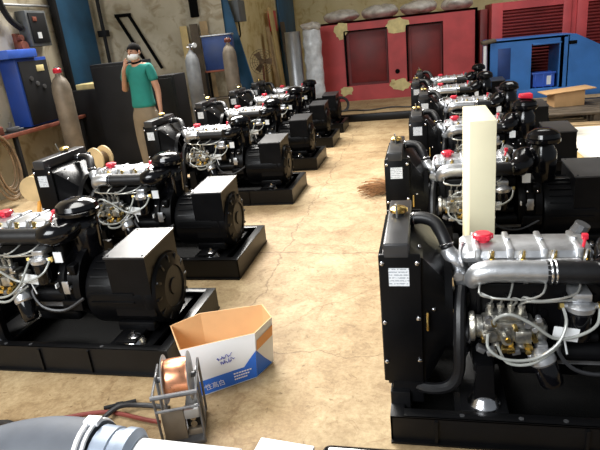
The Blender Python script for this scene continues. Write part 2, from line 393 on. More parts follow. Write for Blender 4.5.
    if pipe_x > .55: b.tube([(.52, -.145, .668), (.60, -.14, .676), (.68, -.135, .680), (.74, -.13, .678)], .03, 12)
    for k in range(4): b.cyl((.40+.11*k, -.16, .655), (.40+.11*k, -.10, .64), .026, n=10)
    b.box((.36, -.115, .615), (.80, -.098, .665), .005); b.cyl((pipe_x-.09, -.166, .67), (pipe_x-.075, -.166, .67), .046, n=16)
    im = b.build('intake_manifold', 'alu', R)
    MB().torus((pipe_x+.006, -.165, .668), .047, .005, (1, 0, 0), 18, 6).torus((pipe_x+.022, -.165, .667), .047, .004, (1, 0, 0), 18, 6).build('hose_clamp', 'steel', im)
    MB().tube([(pipe_x-.01, -.165, .668), (pipe_x+.1, -.164, .666), (.80, -.162, .664)], .045, 14).build('intake_duct', 'rubber', R)
    q = .93+ax_; CR = .121 if not ax_ else .108
    b = MB()
    if ax_: b.tube([(.79, -.162, .664), (.835, -.155, .668), (.868, -.11, .685), (.885, -.03, .705), (.93, .0, .70), (q, .01, .70)], .055, 16, rr=lambda t: .05+.02*math.sin(PI*min(1, t*1.1)))
    else: b.tube([(.79, -.162, .664), (q-.08, -.155, .667), (q-.035, -.12, .675), (q-.01, -.06, .69), (q, -.01, .70)], .055, 16, rr=lambda t: .05+.022*math.sin(PI*min(1, t*1.1)))
    b.lathe([(.075, .50), (.088, .53), (.092, .66), (.09, .73), (.066, .77), (.062, .80)], (q, .01, 0), n=20)
    af = b.build('air_cleaner', 'blackgloss', R)
    MB().lathe([(.06, .785), (CR-.01, .79), (CR, .80), (CR, .818), (CR-.007, .822), (CR-.004, .828), (CR-.012, .852), (CR-.035, .868), (.05, .879), (.014, .881)], (q, .0, 0), n=26).build('air_cleaner_cap', 'blackgloss', af)
    MB().box((.855, -.19, .575), (.905, -.184, .635)).build('service_tag', 'tag', af)
    # exhaust side
    b = MB(); b.tube([(.36, .16, .62), (.55, .17, .63), (.74, .165, .64), (.80, .16, .70), (.82, .155, .74)], .032, 10)
    for k in range(4): b.cyl((.40+.115*k, .16, .62), (.40+.115*k, .11, .60), .024, n=10)
    b.build('exhaust_manifold', 'greysteel', R)
    # injection pump with its unions and pipes
    b = MB()
    b.box((.385, -.235, .40), (.575, -.145, .485), .010); b.box((.40, -.225, .485), (.55, -.155, .512), .006)
    b.lathe([(.055, 0), (.06, .01), (.06, .02), (.045, .028), (.045, .05)], (.335, -.19, .445), (1, 0, 0))
    for k in range(4): b.cyl((.415+.038*k, -.19, .50), (.415+.038*k, -.19, .545), .012, n=8).cyl((.415+.038*k, -.19, .53), (.415+.038*k, -.19, .543), .015, n=6)
    b.cyl((.41, -.235, .44), (.41, -.262, .44), .026); b.cyl((.47, -.235, .42), (.47, -.258, .42), .02); b.box((.50, -.262, .41), (.56, -.232, .465), .008)
    b.box((.575, -.225, .395), (.625, -.15, .47), .016, seg=3); b.cyl((.53, -.24, .37), (.53, -.20, .40), .022); b.cyl((.44, -.225, .37), (.44, -.19, .40), .02)
    b.box((.40, -.245, .47), (.43, -.235, .50), .003); b.box((.56, -.25, .48), (.60, -.23, .50), .004)
    ip = b.build('injection_pump', 'pump', R)
    for x, y, z, r in ((.42, -.262, .50, .010), (.50, -.25, .475, .009), (.57, -.25, .43, .011), (.46, -.255, .385, .010), (.385, -.245, .42, .009), (.545, -.262, .385, .012)):
        MB().cyl((x, y-.018, z), (x, y+.015, z), r, n=6).build('union_nut', 'brass', ip)
    rs = random.Random(21)
    for k in range(16):
        x, z = rs.uniform(.37, .60), rs.uniform(.36, .53); l = rs.uniform(.012, .03); y = -.238
        b = MB()
        if k % 3: b.cyl((x, y+.01, z), (x, y-l, z), rs.uniform(.007, .016), n=8).cyl((x, y-l*.4, z), (x, y-l*.9, z), .012, n=6)
        else: b.box((x-.016, y-l, z-.01), (x+.016, y+.01, z+.012), .003, Matrix.Rotation(rs.uniform(-.5, .5), 3, 'Y'))
        b.build('pump_fitting', ('pump', 'alu', 'brass', 'greysteel')[k % 4], ip)
    for k in range(4):
        xi = .40+.115*k; xp = .415+.038*k
        MB().tube([(xp, -.19, .545), (xp+.004, -.215, .572+.005*k), (xp+.3*(xi-xp), -.228, .59-.004*k), (xi-.03, -.215, .605), (xi, -.12, .655), (xi+.012, -.13, .705), (xi+.022, -.115, .732), (xi+.03, -.092, .728)], .0045, 6, 4).build('injector_pipe', 'pipe', R)
        MB().cyl((xi+.03, -.09, .64), (xi+.03, -.088, .722), .010, n=8).cyl((xi+.03, -.09, .66), (xi+.03, -.09, .69), .014, n=6).build('injector', 'brass', R)
    # fuel filter, lift pump strainer, hoses
    b = MB(); b.lathe([(.042, .525), (.05, .53), (.052, .55), (.04, .562), (.02, .566)], (.735, -.2, 0), n=16); b.box((.70, -.215, .565), (.77, -.12, .60), .006)
    b.cyl((.67, -.2, .545), (.80, -.2, .545), .012, n=8)
    ff = b.build('fuel_filter', 'alu', R)
    MB().lathe([(.012, .40), (.04, .41), (.045, .43), (.045, .52), (.04, .526)], (.735, -.2, 0), n=16).build('filter_bowl', 'blackgloss', ff)
    for x in (.668, .802): MB().cyl((x-.008, -.2, .545), (x+.008, -.2, .545), .016, n=6).build('union_nut', 'brass', ff)
    ax = V((.35, -.25, -.9)).normalized(); o = V((.60, -.245, .345))
    of = MB().lathe([(.02, -.045), (.03, -.035), (.046, -.02), (.05, 0), (.05, .018), (.044, .026)], o, ax, n=18).cyl(o+V((-.05, 0, .01)), o+V((.0, 0, .01)), .012, n=8).box(o+V((-.02, -.01, .02)), o+V((.02, .1, .06)), .006).build('oil_filter_head', 'alu', R)
    MB().lathe([(.042, .022), (.045, .03), (.045, .10), (.038, .115), (.01, .12)], o, ax, n=18).build('oil_filter_canister', 'blackgloss', of)
    MB().tube([(.43, -.262, .48), (.42, -.29, .53), (.47, -.31, .565), (.55, -.30, .52), (.63, -.285, .455), (.71, -.27, .455), (.78, -.25, .49), (.80, -.21, .54)], .006, 8).build('fuel_hose', 'hose', R)
    MB().tube([(.40, -.262, .45), (.40, -.30, .41), (.46, -.315, .375), (.56, -.305, .375), (.64, -.29, .43), (.675, -.26, .50), (.672, -.205, .545)], .006, 8).build('fuel_hose', 'hose', R)
    MB().tube([(.44, -.24, .385), (.47, -.29, .345), (.55, -.295, .345), (.62, -.28, .385), (.66, -.25, .41)], .006, 8).build('fuel_hose', 'hose', R)
    MB().tube([(.52, -.20, .545), (.54, -.23, .575), (.60, -.235, .578), (.72, -.21, .575)], .005, 6).build('leak_off_pipe', 'pipe', R)
    MB().tube([(.50, -.20, .545), (.50, -.235, .585), (.42, -.23, .59), (.37, -.2, .60)], .005, 6).build('leak_off_pipe', 'pipe', R)
    MB().box((.635, -.245, .42), (.725, -.241, .475), rot=Matrix.Rotation(.12, 3, 'Y')).cyl((.675, -.243, .43), (.69, -.24, .36), .004, n=6).build('hanging_tag', 'tag', R)
    MB().cyl((.62, -.165, .27), (.83, -.165, .27), .006, n=6).box((.60, -.17, .288), (.86, -.14, .268)).build('support_rod', 'greysteel', R)
    # flywheel housing, starter
    b = MB(); b.lathe([(.17, 0), (.20, .006), (.205, .02), (.205, .05), (.19, .06), (.19, .10), (.215, .11), (.215, .15)], (.83, 0, .40), (1, 0, 0), n=26)
    b.box((.86, -.225, .30), (.98, -.20, .36), .004); b.box((.92, -.20, .50), (.97, .2, .56), .01)
    fh = b.build('flywheel_housing', 'black', R)
    MB().box((.885, -.222, .40), (.925, -.214, .475), .004).cyl((.89, -.214, .43), (.89, -.19, .43), .01).cyl((.92, -.214, .43), (.92, -.19, .43), .01).build('inspection_plate', 'alu', fh)
    MB().box((.845, -.226, .435), (.852, -.2, .46), .001).build('rating_plate', 'tag', fh)
    b = MB(); b.cyl((.66, -.17, .33), (.83, -.17, .33), .038, n=14).cyl((.70, -.17, .395), (.81, -.17, .395), .022, n=12); b.build('starter_motor', 'black', R)
    MB().tube([(.70, -.19, .40), (.66, -.235, .37), (.72, -.255, .30), (.84, -.245, .28), (.96, -.22, .33)], .008, 6).build('starter_cable', 'cable', R)
    for x in (.885, .945): MB().ball((x, -.218, .525), .008, n=8, m=6).build('housing_bolt', 'steel', fh)
    # alternator
    b = MB(); ac = .345
    b.lathe([(.16, 0), (.20, .012), (.205, .03), (.205, .345), (.198, .363)], (.985, 0, ac), (1, 0, 0), n=32)
    for k in range(28):
        a = 2*PI*k/28
        if -.2 < math.sin(a) < .99: b.box((1.03, -.004, ac+.203), (1.29, .004, ac+.214), rot=Matrix.Rotation(a-PI/2, 3, 'X'), piv=(1.1, 0, ac))
    for s in (-1, 1):
        b.box((1.19, s*.25-.06 if s < 0 else .11, .155), (1.31, -.11 if s < 0 else .31, .17), .004)
        b.box((1.14, s*.15-.03, .155), (1.36, s*.15+.03, .21), .01)
    al = b.build('alternator', 'black', R)
    b = MB(); b.lathe([(.198, 0), (.205, .008), (.205, .05), (.19, .072), (.12, .09), (.115, .082), (.05, .082), (.045, .09), (.002, .09)], (1.34, 0, ac), (1, 0, 0), n=32)
    for k in range(12):
        a = 2*PI*k/12; c = V((1.418, .155*math.cos(a), ac+.155*math.sin(a)))
        b.box(c-V((.012, .008, .03)), c+V((.006, .008, .03)), .003, rot=Matrix.Rotation(a-PI/2, 3, 'X'))
    b.build('end_cover', 'black', al)
    tb = MB().prism([(-.20, .26), (.165, .30), (.165, .622), (-.20, .598)], 'x', 1.165, 1.395).build('terminal_box', 'black', R)
    ld = MB().prism([(-.206, .598), (.17, .623), (.17, .633), (-.206, .608)], 'x', 1.16, 1.40).build('terminal_box_lid', lid, tb)
    for x in (1.18, 1.38):
        for y, z in ((-.185, .609), (.15, .631)): MB().cyl((x, y, z-.003), (x, y, z+.004), .006, n=8).build('lid_screw', 'rubber', ld)
    KEEP = ('base_frame', 'alternator', 'air_cleaner', 'radiator', 'flywheel_housing', 'terminal_box', 'earth_strap')
    if dz:
        for ch in R.children:
            n0 = ch.name.split('.')[0]
            if n0 in KEEP: continue
            hose = 'coolant' in n0
            for g in [ch]+list(ch.children):
                for vv in g.data.vertices:
                    vv.co.z += dz*max(0, min(1, (vv.co.z-.12)/.25))
                    if n0 not in ('fan_shroud', 'cooling_fan'): vv.co.x += .04*(max(0, min(1, (vv.co.x-.1)/.18)) if hose or n0 == 'intake_duct' else 1)
        def stretch(o):
            for vv in o.data.vertices: vv.co.z = .15+(vv.co.z-.15)*(1+rad); vv.co.x -= .04*max(0, min(1, (.26-vv.co.x)/.1))
            for g in o.children: stretch(g)
        stretch([c for c in R.children if c.name.split('.')[0] == 'radiator'][0])
        for vv in [c for c in R.children if c.name.split('.')[0] == 'fan_shroud'][0].data.vertices: vv.co.x -= .04*max(0, min(1, (.26-vv.co.x)/.1))
        for vv in [c for c in R.children if c.name.split('.')[0] == 'air_cleaner'][0].data.vertices:
            if vv.co.z < .74: vv.co.z += dz*max(0, min(1, (vv.co.z-.45)/.15))
    return R

LEFTG, RIGHTG = 'generator sets in the left row', 'generator sets in the right row'
LX = -2.82
left_y = [2.52, 3.68, 5.43, 6.82, 8.14, 9.29]
left_lab = ['black diesel generator set nearest the camera in left row, its skid behind the open carton',
            'second black diesel generator set in left row, with tan cable reel beside its radiator',
            'third black diesel generator set in left row, its radiator in front of the person',
            'fourth black diesel generator set from the camera in the left row',
            'fifth black diesel generator set in left row, second from the back end',
            'last and farthest black diesel generator set in left row, nearest the steel platform']
protoL = make_genset(.475, 'lid', left_lab[0], .15, .055, .12); protoL['group'] = LEFTG
for i, y in enumerate(left_y):
    o = protoL if i == 0 else dup(protoL)
    place(o, (LX, y, 0)); o['label'] = left_lab[i]
right = [(-.18, 2.16), (-.255, 3.72), (-.13, 5.15), (-.06, 6.62), (-.165, 8.1), (-.12, 9.52)]
right_lab = ['large black diesel generator set in right foreground with silver engine top, nearest in right row',
             'second black diesel generator set in right row, just behind the upright cream board',
             'third black diesel generator set in right row, with red rag on its air cleaner',
             'fourth black diesel generator set from the camera in the right row',
             'fifth black diesel generator set in right row, second from its back end',
             'farthest black diesel generator set in right row, in front of the blue canopy']
protoR = make_genset(.625, 'lid', right_lab[0], .122, 0., 0., .075); protoR['group'] = RIGHTG
for i, (x, y) in enumerate(right):
    o = protoR if i == 0 else dup(protoR)
    place(o, (x, y, 0)); o['label'] = right_lab[i]

# ------------------------------------------------------------------ floor things in the foreground
# carton
ct = thing('cardboard_carton', 'open white and blue cardboard carton on the floor beside the left row', 'box', (0, 0, 0))
bot = [(-1.24, 2.22), (-1.09, 2.0), (-.85, 2.18), (-.80, 2.32), (-.87, 2.42), (-1.17, 2.32)]
top = [(-1.325, 2.27), (-1.165, 2.03), (-.835, 2.20), (-.785, 2.345), (-.87, 2.47), (-1.20, 2.38)]
HT = .25; hts = [.235, .245, .245, .255, .26, .25]
def shrink(P, d):
    c = sum((V(p) for p in P), V((0, 0)))/len(P); return [V(p)-(V(p)-c).normalized()*d for p in P]
b = MB()
bi, ti = shrink(bot, .006), shrink(top, .006)
NS = 6
def ringat(t):
    out = []
    for i in range(6):
        j = (i+1) % 6
        for k in range(NS):
            out.append(V((*bot[i], .002)).lerp(V((*bot[j], .002)), k/NS).lerp(V((*top[i], hts[i])).lerp(V((*top[j], hts[j])), k/NS), t))
    return out
b.rings([ringat(t/5) for t in range(6)], True, False, mi=0)
b.rings([[V((*p, h)) for p, h in zip(top, hts)], [V((*p, h)) for p, h in zip(ti, hts)], [V((*p, .006)) for p in bi]], False, True, mi=1)
bmesh.ops.remove_doubles(b.bm, verts=b.bm.verts, dist=.0005)
b.build('carton_body', ['cardwhite', 'card'], ct, 20)
def onface(i, u, v, off=.0015):
    """point on outer carton wall i (u along, v up 0..1)"""
    j = (i+1) % 6
    a = V((*bot[i], 0)).lerp(V((*bot[j], 0)), u); t = V((*top[i], hts[i])).lerp(V((*top[j], hts[j])), u)
    e = V((*bot[j], 0))-V((*bot[i], 0)); nrm = V((e.y, -e.x, 0)).normalized()
    return a.lerp(t, v)+nrm*off
def patch(i, uv, mb, off=.0025):
    for a, b_, c, d in [uv[k:k+4] for k in range(0, len(uv), 4)]:      # quads, subdivided so that they lie on the bent wall
        n = 6; g = [[mb.bm.verts.new(onface(i, *[(a[q]*(1-s)+b_[q]*s)*(1-t)+(d[q]*(1-s)+c[q]*s)*t for q in (0, 1)], off)) for s in [k/n for k in range(n+1)]] for t in [k/n for k in range(n+1)]]
        for r_ in range(n):
            for k in range(n): mb.bm.faces.new((g[r_][k], g[r_][k+1], g[r_+1][k+1], g[r_+1][k]))
b = MB()
patch(1, [(0, .03), (.8, .03), (.8, .33), (0, .30), (.8, .03), (1, .03), (1, .62), (.8, .33)], b)
patch(2, [(0, .03), (.9, .03), (.45, .30), (0, .62)], b)
b.build('printed_band', 'printblue', ct)
b = MB(); patch(2, [(.03, .60), (.96, .62), (.98, .84), (.05, .82)], b); b.build('printed_patch', 'printorange', ct)
def text_on(i, u, v, s, size, mname, nm, parent, off=.005):
    cu = bpy.data.curves.new(nm, 'FONT'); cu.body = s; cu.size = size; cu.align_x = 'LEFT'
    o = bpy.data.objects.new(nm, cu); C.objects.link(o); bpy.context.view_layer.update()
    me = bpy.data.meshes.new_from_object(o.evaluated_get(bpy.context.evaluated_depsgraph_get()))
    bpy.data.objects.remove(o); me.name = nm
    p = onface(i, u, v, off); ex = (onface(i, u+.1, v, off)-p).normalized(); ez = (onface(i, u, v+.1, off)-p).normalized()
    for w in me.vertices: w.co = p+ex*w.co.x+ez*w.co.y
    me.materials.clear(); me.materials.append(M[mname])
    o = bpy.data.objects.new(nm, me); C.objects.link(o); o.parent = parent; return o
text_on(1, .10, .11, '*性高白', .033, 'cardwhite', 'printed_lettering', ct)
b = MB()
for k, (w, v) in enumerate(((.30, .24), (.26, .18), (.22, .12))):
    for j in range(7):
        u0 = .62+j*w/7; b.bm.faces.new([b.bm.verts.new(onface(1, u, vv, .005)) for u, vv in ((u0, v), (u0+w/9, v), (u0+w/9, v+.03), (u0, v+.03))])
b.build('small_print', 'cardwhite', ct)
rs = random.Random(3)
b = MB()
for row in range(2):
    pts = []
    for k in range(26):
        u = .43+.22*k/25+.03*row+rs.uniform(-.014, .014); v = .64-.10*row+rs.uniform(-.04, .04)+.04*k/25
        pts.append(onface(1, u, v, .003))
    b.tube(pts, .0012, 4, 2)
b.build('handwriting', 'inkblue', ct)

# wire feeder with spool
FZ = .36
wf = thing('wire_feeder', 'grey welding wire feeder with tubular handle frame standing by the carton', 'welding feeder', (-1.055, 1.77, 0), FZ)
b = MB()
b.box((-.105, -.11, .012), (.105, .12, .03), .003)
for s in (-1, 1):
    b.tube([(s*.105, -.10, .012), (s*.108, -.10, .15), (s*.108, -.11, .288)], .007, 8)
    b.tube([(s*.105, .11, .012), (s*.108, .11, .15), (s*.108, .11, .288)], .007, 8)
    b.tube([(s*.108, -.13, .288), (s*.108, .115, .288)], .007, 8, 1)
b.tube([(-.115, -.13, .288), (.115, -.13, .288)], .010, 8, 1); b.tube([(-.112, -.11, .205), (.112, -.11, .205)], .006, 8, 1)
b.build('carrying_frame', 'greysteel', wf)
MB().box((-.095, -.085, .03), (.02, -.06, .178), .004).box((.02, -.07, .03), (.1, .09, .06), .004).build('body_panel', 'cyl', wf)
MB().box((.022, -.09, .13), (.098, -.05, .175), .004).build('control_block', 'galv', wf)
b = MB()
for z in (.09, .125): b.cyl((.06, -.075, z), (.06, -.05, z), .017, n=12)
b.build('feed_roller', 'steel', wf)
b = MB().box((.02, -.05, .06), (.1, .08, .15), .004); b.build('drive_housing', 'darkgrey', wf)
MB().cyl((-.105, .016, .275), (.105, .016, .275), .012, n=12).box((-.108, -.004, .03), (-.098, .036, .305), .003).box((.098, -.004, .03), (.108, .036, .305), .003).build('spool_axle', 'greysteel', wf)
sp = thing('wire_spool', 'spool of bright copper welding wire held on the grey wire feeder', 'wire spool', (-1.055, 1.785, .275), FZ)
MB().lathe([(.014, -.0605), (.080, -.060), (.083, -.05), (.084, 0), (.083, .05), (.080, .060), (.014, .0605)], (0, 0, 0), (1, 0, 0), n=30).build('copper_winding', 'copper', sp)
for s in (-1, 1):
    MB().lathe([(.014, s*.061), (.102, s*.061), (.105, s*.064), (.102, s*.069), (.02, s*.071), (.014, s*.069)], (0, 0, 0), (1, 0, 0), n=32).build('flange', 'galv', sp)

wf.scale = sp.scale = (.82, 1, 1)
# large duct with collar and white pipe
dt = thing('flexible_duct', 'thick dark grey flexible duct with white pipe in bottom left foreground', 'duct', (0, 0, 0))
MB().tube([(-2.0, .85, .15), (-1.78, 1.17, .17), (-1.60, 1.33, .19), (-1.42, 1.39, .20), (-1.20, 1.385, .20)], .13, 24, 8).build('duct_hose', 'duct', dt)
cl = MB().torus((-1.235, 1.385, .20), .132, .010, (1, .05, 0), 28, 8).torus((-1.205, 1.385, .20), .132, .008, (1, .05, 0), 28, 8).box((-1.25, 1.40, .325), (-1.19, 1.44, .345), .004).build('band_clamp', 'white', dt)
MB().lathe([(.118, 0), (.118, .06), (.112, .065), (.112, .09), (.122, .095), (.122, .13), (.10, .15)], (-1.20, 1.385, .20), (1, 0, -.1), n=28).build('pipe_collar', 'bluegrey', dt)
MB().lathe([(.09, 0), (.09, .42), (.086, .425)], (-1.09, 1.385, .185), (1, 0, -.04), n=28).build('white_pipe', 'white', dt)
tag(MB().box((-.63, 1.30, 0), (-.42, 1.52, .215), .006, rotz(-.12)).build('metal_cover', 'white'), 'white sheet metal cover standing at the bottom edge beside the white pipe', 'cover')
tag(MB().box((-.375, .95, 0), (1.3, 1.50, .245), .03, seg=4).build('fuel_tank', 'blackgloss'), 'glossy black steel tank along the bottom right edge', 'tank')

# cables and rod
b = MB().tube([(-2.6, 1.55, .014), (-2.2, 1.60, .014), (-1.95, 1.68, .014), (-1.80, 1.74, .014), (-1.62, 1.815, .014), (-1.50, 1.845, .014), (-1.40, 1.835, .014), (-1.30, 1.815, .014), (-1.20, 1.80, .014)], .010, 8)
tag(b.build('air_hose', 'redhose'), 'dull red rubber hose lying on the floor behind the grey duct', 'hose')
b = MB().tube([(-1.50, 1.70, .012), (-1.47, 1.80, .03), (-1.43, 1.86, .04), (-1.36, 1.90, .02), (-1.28, 1.91, .012), (-1.20, 1.90, .012)], .012, 8)
tag(b.build('welding_cable', 'cable'), 'black welding cable on the floor running to the wire feeder', 'cable')
b = MB().tube([(-2.5, 1.68, .012), (-2.15, 1.70, .012), (-2.0, 1.73, .012), (-1.9, 1.70, .036), (-1.8, 1.66, .012), (-1.7, 1.62, .012)], .012, 8)
tag(b.build('welding_cable', 'cable'), 'black cable at the left edge of the floor beside the red hose', 'cable')
b = MB().cyl((-1.53, 1.875, .011), (-1.395, 1.94, .011), .010, n=10).cyl((-1.48, 1.90, .011), (-1.45, 1.914, .011), .013, n=8)
tag(b.build('steel_rod', 'darkgrey'), 'short dark steel rod lying on the floor near the wire feeder', 'rod')

# upright cream board box
tag(MB().box((.212, 2.68, 0), (.335, 3.18, 1.135), .004).build('cream_column', 'cream'), 'tall cream rectangular column standing upright between the two nearest right row engines', 'column')

# straw broom head on the floor
rs = random.Random(5); b = MB()
for k in range(220):
    a = rs.uniform(-.75, .75); l = rs.uniform(.20, .44); z = rs.uniform(.006, .07); y0 = rs.uniform(-.08, .08)
    b.tube([(-.26, 5.42+y0*.5, .03), (-.26-l*.5*math.cos(a), 5.42+y0+.4*l*math.sin(a), z+.02), (-.26-l*math.cos(a), 5.42+y0+l*math.sin(a), z)], .003, 4, 2)
br = thing('straw_broom', 'brown straw broom lying on the floor left of the right row', 'broom', (0, 0, 0))
b.build('bristles', 'straw', br)
MB().tube([(-.28, 5.42, .03), (-.24, 5.43, .03), (-.17, 5.44, .02)], .014, 8).build('broom_handle', 'wood', br)

# ------------------------------------------------------------------ background right: platform, canopies, stacks
tag(MB().box((-2.75, 9.95, 0), (4.6, 14.6, .13), .006).build('steel_platform', 'frame'), 'low steel platform with black front edge under the red and blue canopies', 'platform')

MB().box((-2.74, 10.03, .1305), (4.59, 14.59, .1345)).build('deck_plate', 'floor', bpy.data.objects['steel_platform'])
rc = thing('red_canopy', 'large red primed generator canopy shell with two door openings and filler patches', 'canopy', (0, 0, 0))
Y0, Y1 = 12.0, 13.3; X0, X1, ZB, ZT = -2.17, 1.09, .135, 1.775
op = [(-1.60, -.70, .45, 1.575), (-.31, .42, .45, 1.575)]
b = MB()
xs = [X0]+[q for o in op for q in o[:2]]+[X1]
for i in range(0, len(xs), 2): b.box((xs[i], Y0, ZB), (xs[i+1], Y0+.05, ZT))
for o in op: b.box((o[0], Y0, ZB), (o[1], Y0+.05, o[2])); b.box((o[0], Y0, o[3]), (o[1], Y0+.05, ZT))
b.box((X0, Y0, ZB), (X0+.05, Y1, ZT)); b.box((X1-.05, Y0, ZB), (X1, Y1, ZT)); b.box((X0, Y0, ZT-.04), (X1, Y1, ZT)); b.box((X0, Y1-.04, ZB), (X1, Y1, ZT))
b.build('shell', 'redpaint', rc)
for o in op:
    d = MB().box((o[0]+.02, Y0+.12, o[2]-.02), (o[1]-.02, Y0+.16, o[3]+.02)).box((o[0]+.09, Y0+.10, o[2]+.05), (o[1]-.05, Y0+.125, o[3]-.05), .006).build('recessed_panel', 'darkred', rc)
    MB().box((o[0]-.012, Y0-.012, o[2]), (o[0]+.02, Y0+.12, o[3])).box((o[0], Y0-.008, o[3]-.012), (o[1], Y0+.10, o[3]+.012)).build('opening_trim', 'dark', rc)
rs = random.Random(11)
for cx, cz, rx, rz_ in ((-1.66, 1.60, .14, .16), (-.50, 1.60, .24, .15), (-1.63, .36, .12, .10), (-.48, .40, .20, .12)):
    pts = []; n = 18
    for k in range(n):
        a = 2*PI*k/n; q = 1+rs.uniform(-.22, .22); pts.append((cx+rx*q*math.copysign(abs(math.cos(a))**.7, math.cos(a)), min(1.765, cz+rz_*q*math.copysign(abs(math.sin(a))**.7, math.sin(a)))))
    pts = [(min(max(x, -1.90), x), z) for x, z in pts]
    bb = MB()
    # keep the patch on the frame: clip what would hang over an opening
    def clip(p):
        x, z = p
        for o in op:
            if o[0]-.02 < x < o[1]+.02 and o[2]-.02 < z < o[3]+.02:
                dx = min((x-o[0], o[0]-.02), (o[1]-x, o[1]+.02))[1]; dz = min((z-o[2], o[2]-.015), (o[3]-z, o[3]+.015))[1]
                if abs(dx-x) < abs(dz-z): x = dx
                else: z = dz
        return x, z
    bb.prism([clip(p) for p in pts], 'y', Y0-.005, Y0+.001)
    bb.build('filler_patch', 'filler', rc)
MB().cyl((-.52, Y0-.004, .68), (-.52, Y0+.002, .68), .05, n=14).build('cable_hole', 'dark', rc)
MB().box((-.66, Y0-.03, .44), (-.58, Y0, .52), .006).build('latch', 'filler', rc)
# narrow dark gap frame and louvred canopy
lv = thing('louvred_canopy', 'tall dark red canopy with louvred panels behind the blue one', 'canopy', (0, 0, 0))
b = MB(); LX0, LX1, LY = 1.30, 4.2, 11.5
panels = [(1.50, 2.56), (2.98, 4.05)]
b.box((LX0, LY+.06, .135), (LX1, LY+1.2, 1.80))
for x0, x1 in ((LX0, 1.5), (2.56, 2.70), (2.80, 2.98), (4.05, LX1)): b.box((x0, LY, .135), (x1, LY+.07, 1.80), .005)
for x0, x1 in panels: b.box((x0, LY, 1.66), (x1, LY+.07, 1.80)); b.box((x0, LY, .135), (x1, LY+.07, .32))
b.build('shell', 'redpaint', lv)
for x0, x1 in panels:
    b = MB(); k = .335
    while k < 1.65:
        b.rings([[V((x, LY+.062, k+.048)), V((x, LY+.005, k+.008)), V((x, LY+.005, k)), V((x, LY+.062, k+.04))] for x in (x0, x1)]); k += .058
    b.build('louvre_panel', 'darkred', lv)
tag(MB().box((1.13, 11.9, .135), (1.27, 13.0, 1.72), .01).build('dark_red_partition', 'darkred'), 'narrow dark red panel standing between the red shell and louvred canopy', 'panel')

# blue canopy
bl = thing('blue_canopy', 'bright blue generator canopy shell with open doorway and sloped right end', 'canopy', (0, 0, 0))
B0, B1 = 10.4, 11.3; BX0, BX1, BX2 = 1.12, 2.42, 3.35
b = MB()
b.box((BX0, B0, .135), (BX2, B1, .30), .005)
b.box((BX0, B0, .3), (1.86-.02, B0+.04, 1.16)); b.box((2.30, B0, .3), (BX1+.02, B0+.04, 1.16)); b.box((1.84, B0, 1.06), (2.30, B0+.04, 1.16))
b.box((BX0, B1-.04, 1.0), (BX1, B1, 1.16)); b.box((BX0, B0, 1.12), (BX1, B1, 1.17), .008); b.box((BX0, B0, .3), (BX0+.04, B1, 1.16))
b.prism([(BX1, .30), (BX2, .30), (BX2, .72), (BX2-.25, .86), (BX1+.12, 1.165), (BX1, 1.17)], 'y', B0, B1)
b.box((2.30, B0, .30), (2.36, B1, 1.14))
b.build('shell', 'blue', bl)
MB().box((1.29, B0-.006, .50), (1.50, B0+.01, 1.03), .002).build('vent_panel', 'navy', bl)
MB().box((1.86, B0-.008, 1.035), (2.32, B0+.01, 1.065), .003).box((2.285, B0-.006, .32), (2.305, B0+.01, 1.05)).build('door_trim', 'blue', bl)
MB().box((2.44, B0-.01, 1.0), (2.56, B0+.01, 1.06), .01).build('lifting_eye', 'dark', bl)
MB().box((1.02, B0-.04, 1.13), (1.26, B0+.3, 1.19), .02, Matrix.Rotation(-.15, 3, 'Y')).build('roof_pad', 'darkwood', bl)
tag(MB().cyl((1.075, 10.40, .135), (1.075, 10.40, 1.10), .03, n=12).build('white_post', 'white'), 'thin white post at the left end of the blue canopy', 'post')
cr = thing('plastic_crate', 'blue plastic crate sitting inside the doorway of the blue canopy', 'crate', (2.07, 10.60, .301))
b = MB(); b.box((-.19, -.13, 0), (.19, .13, .02)); b.box((-.19, -.13, 0), (-.175, .13, .26)); b.box((.175, -.13, 0), (.19, .13, .26)); b.box((-.19, -.13, 0), (.19, -.115, .26)); b.box((-.19, .115, 0), (.19, .13, .26)); b.box((-.2, -.14, .23), (.2, -.115, .265), .004)
for x in (-.13, 0, .13): b.box((x-.01, -.14, 0), (x+.01, -.13, .23), .003)
b.build('crate_body', 'crateblue', cr)
MB().box((.05, -.136, .05), (.14, -.131, .2)).build('crate_label', 'tag', cr)

# plastic wrapped bundles on top of the red canopy
for k, (x, rx, h, lab) in enumerate(((-1.70, .40, .22, 'clear plastic wrapped bundle at the left end of the red canopy roof'),
                                     (-.87, .385, .23, 'crumpled plastic wrapped bundle second from left on red canopy roof'),
                                     (-.05, .38, .24, 'shiny plastic wrapped bundle third from left on red canopy roof'),
                                     (.72, .34, .22, 'plastic wrapped bundle at the right end of the red canopy roof'))):
    b = MB().ball((x, 12.45, ZT+h*.55), 1, (rx, .42, h*.62), 30, 16); b.wobble(.045, 4, k).wobble(.014, 11, k+3)
    for v in b.bm.verts: v.co.z = max(v.co.z, ZT+.003)
    tag(b.build('wrapped_bundle', 'film', sharp=60), lab, 'bundle', 'plastic wrapped bundles on the red canopy')

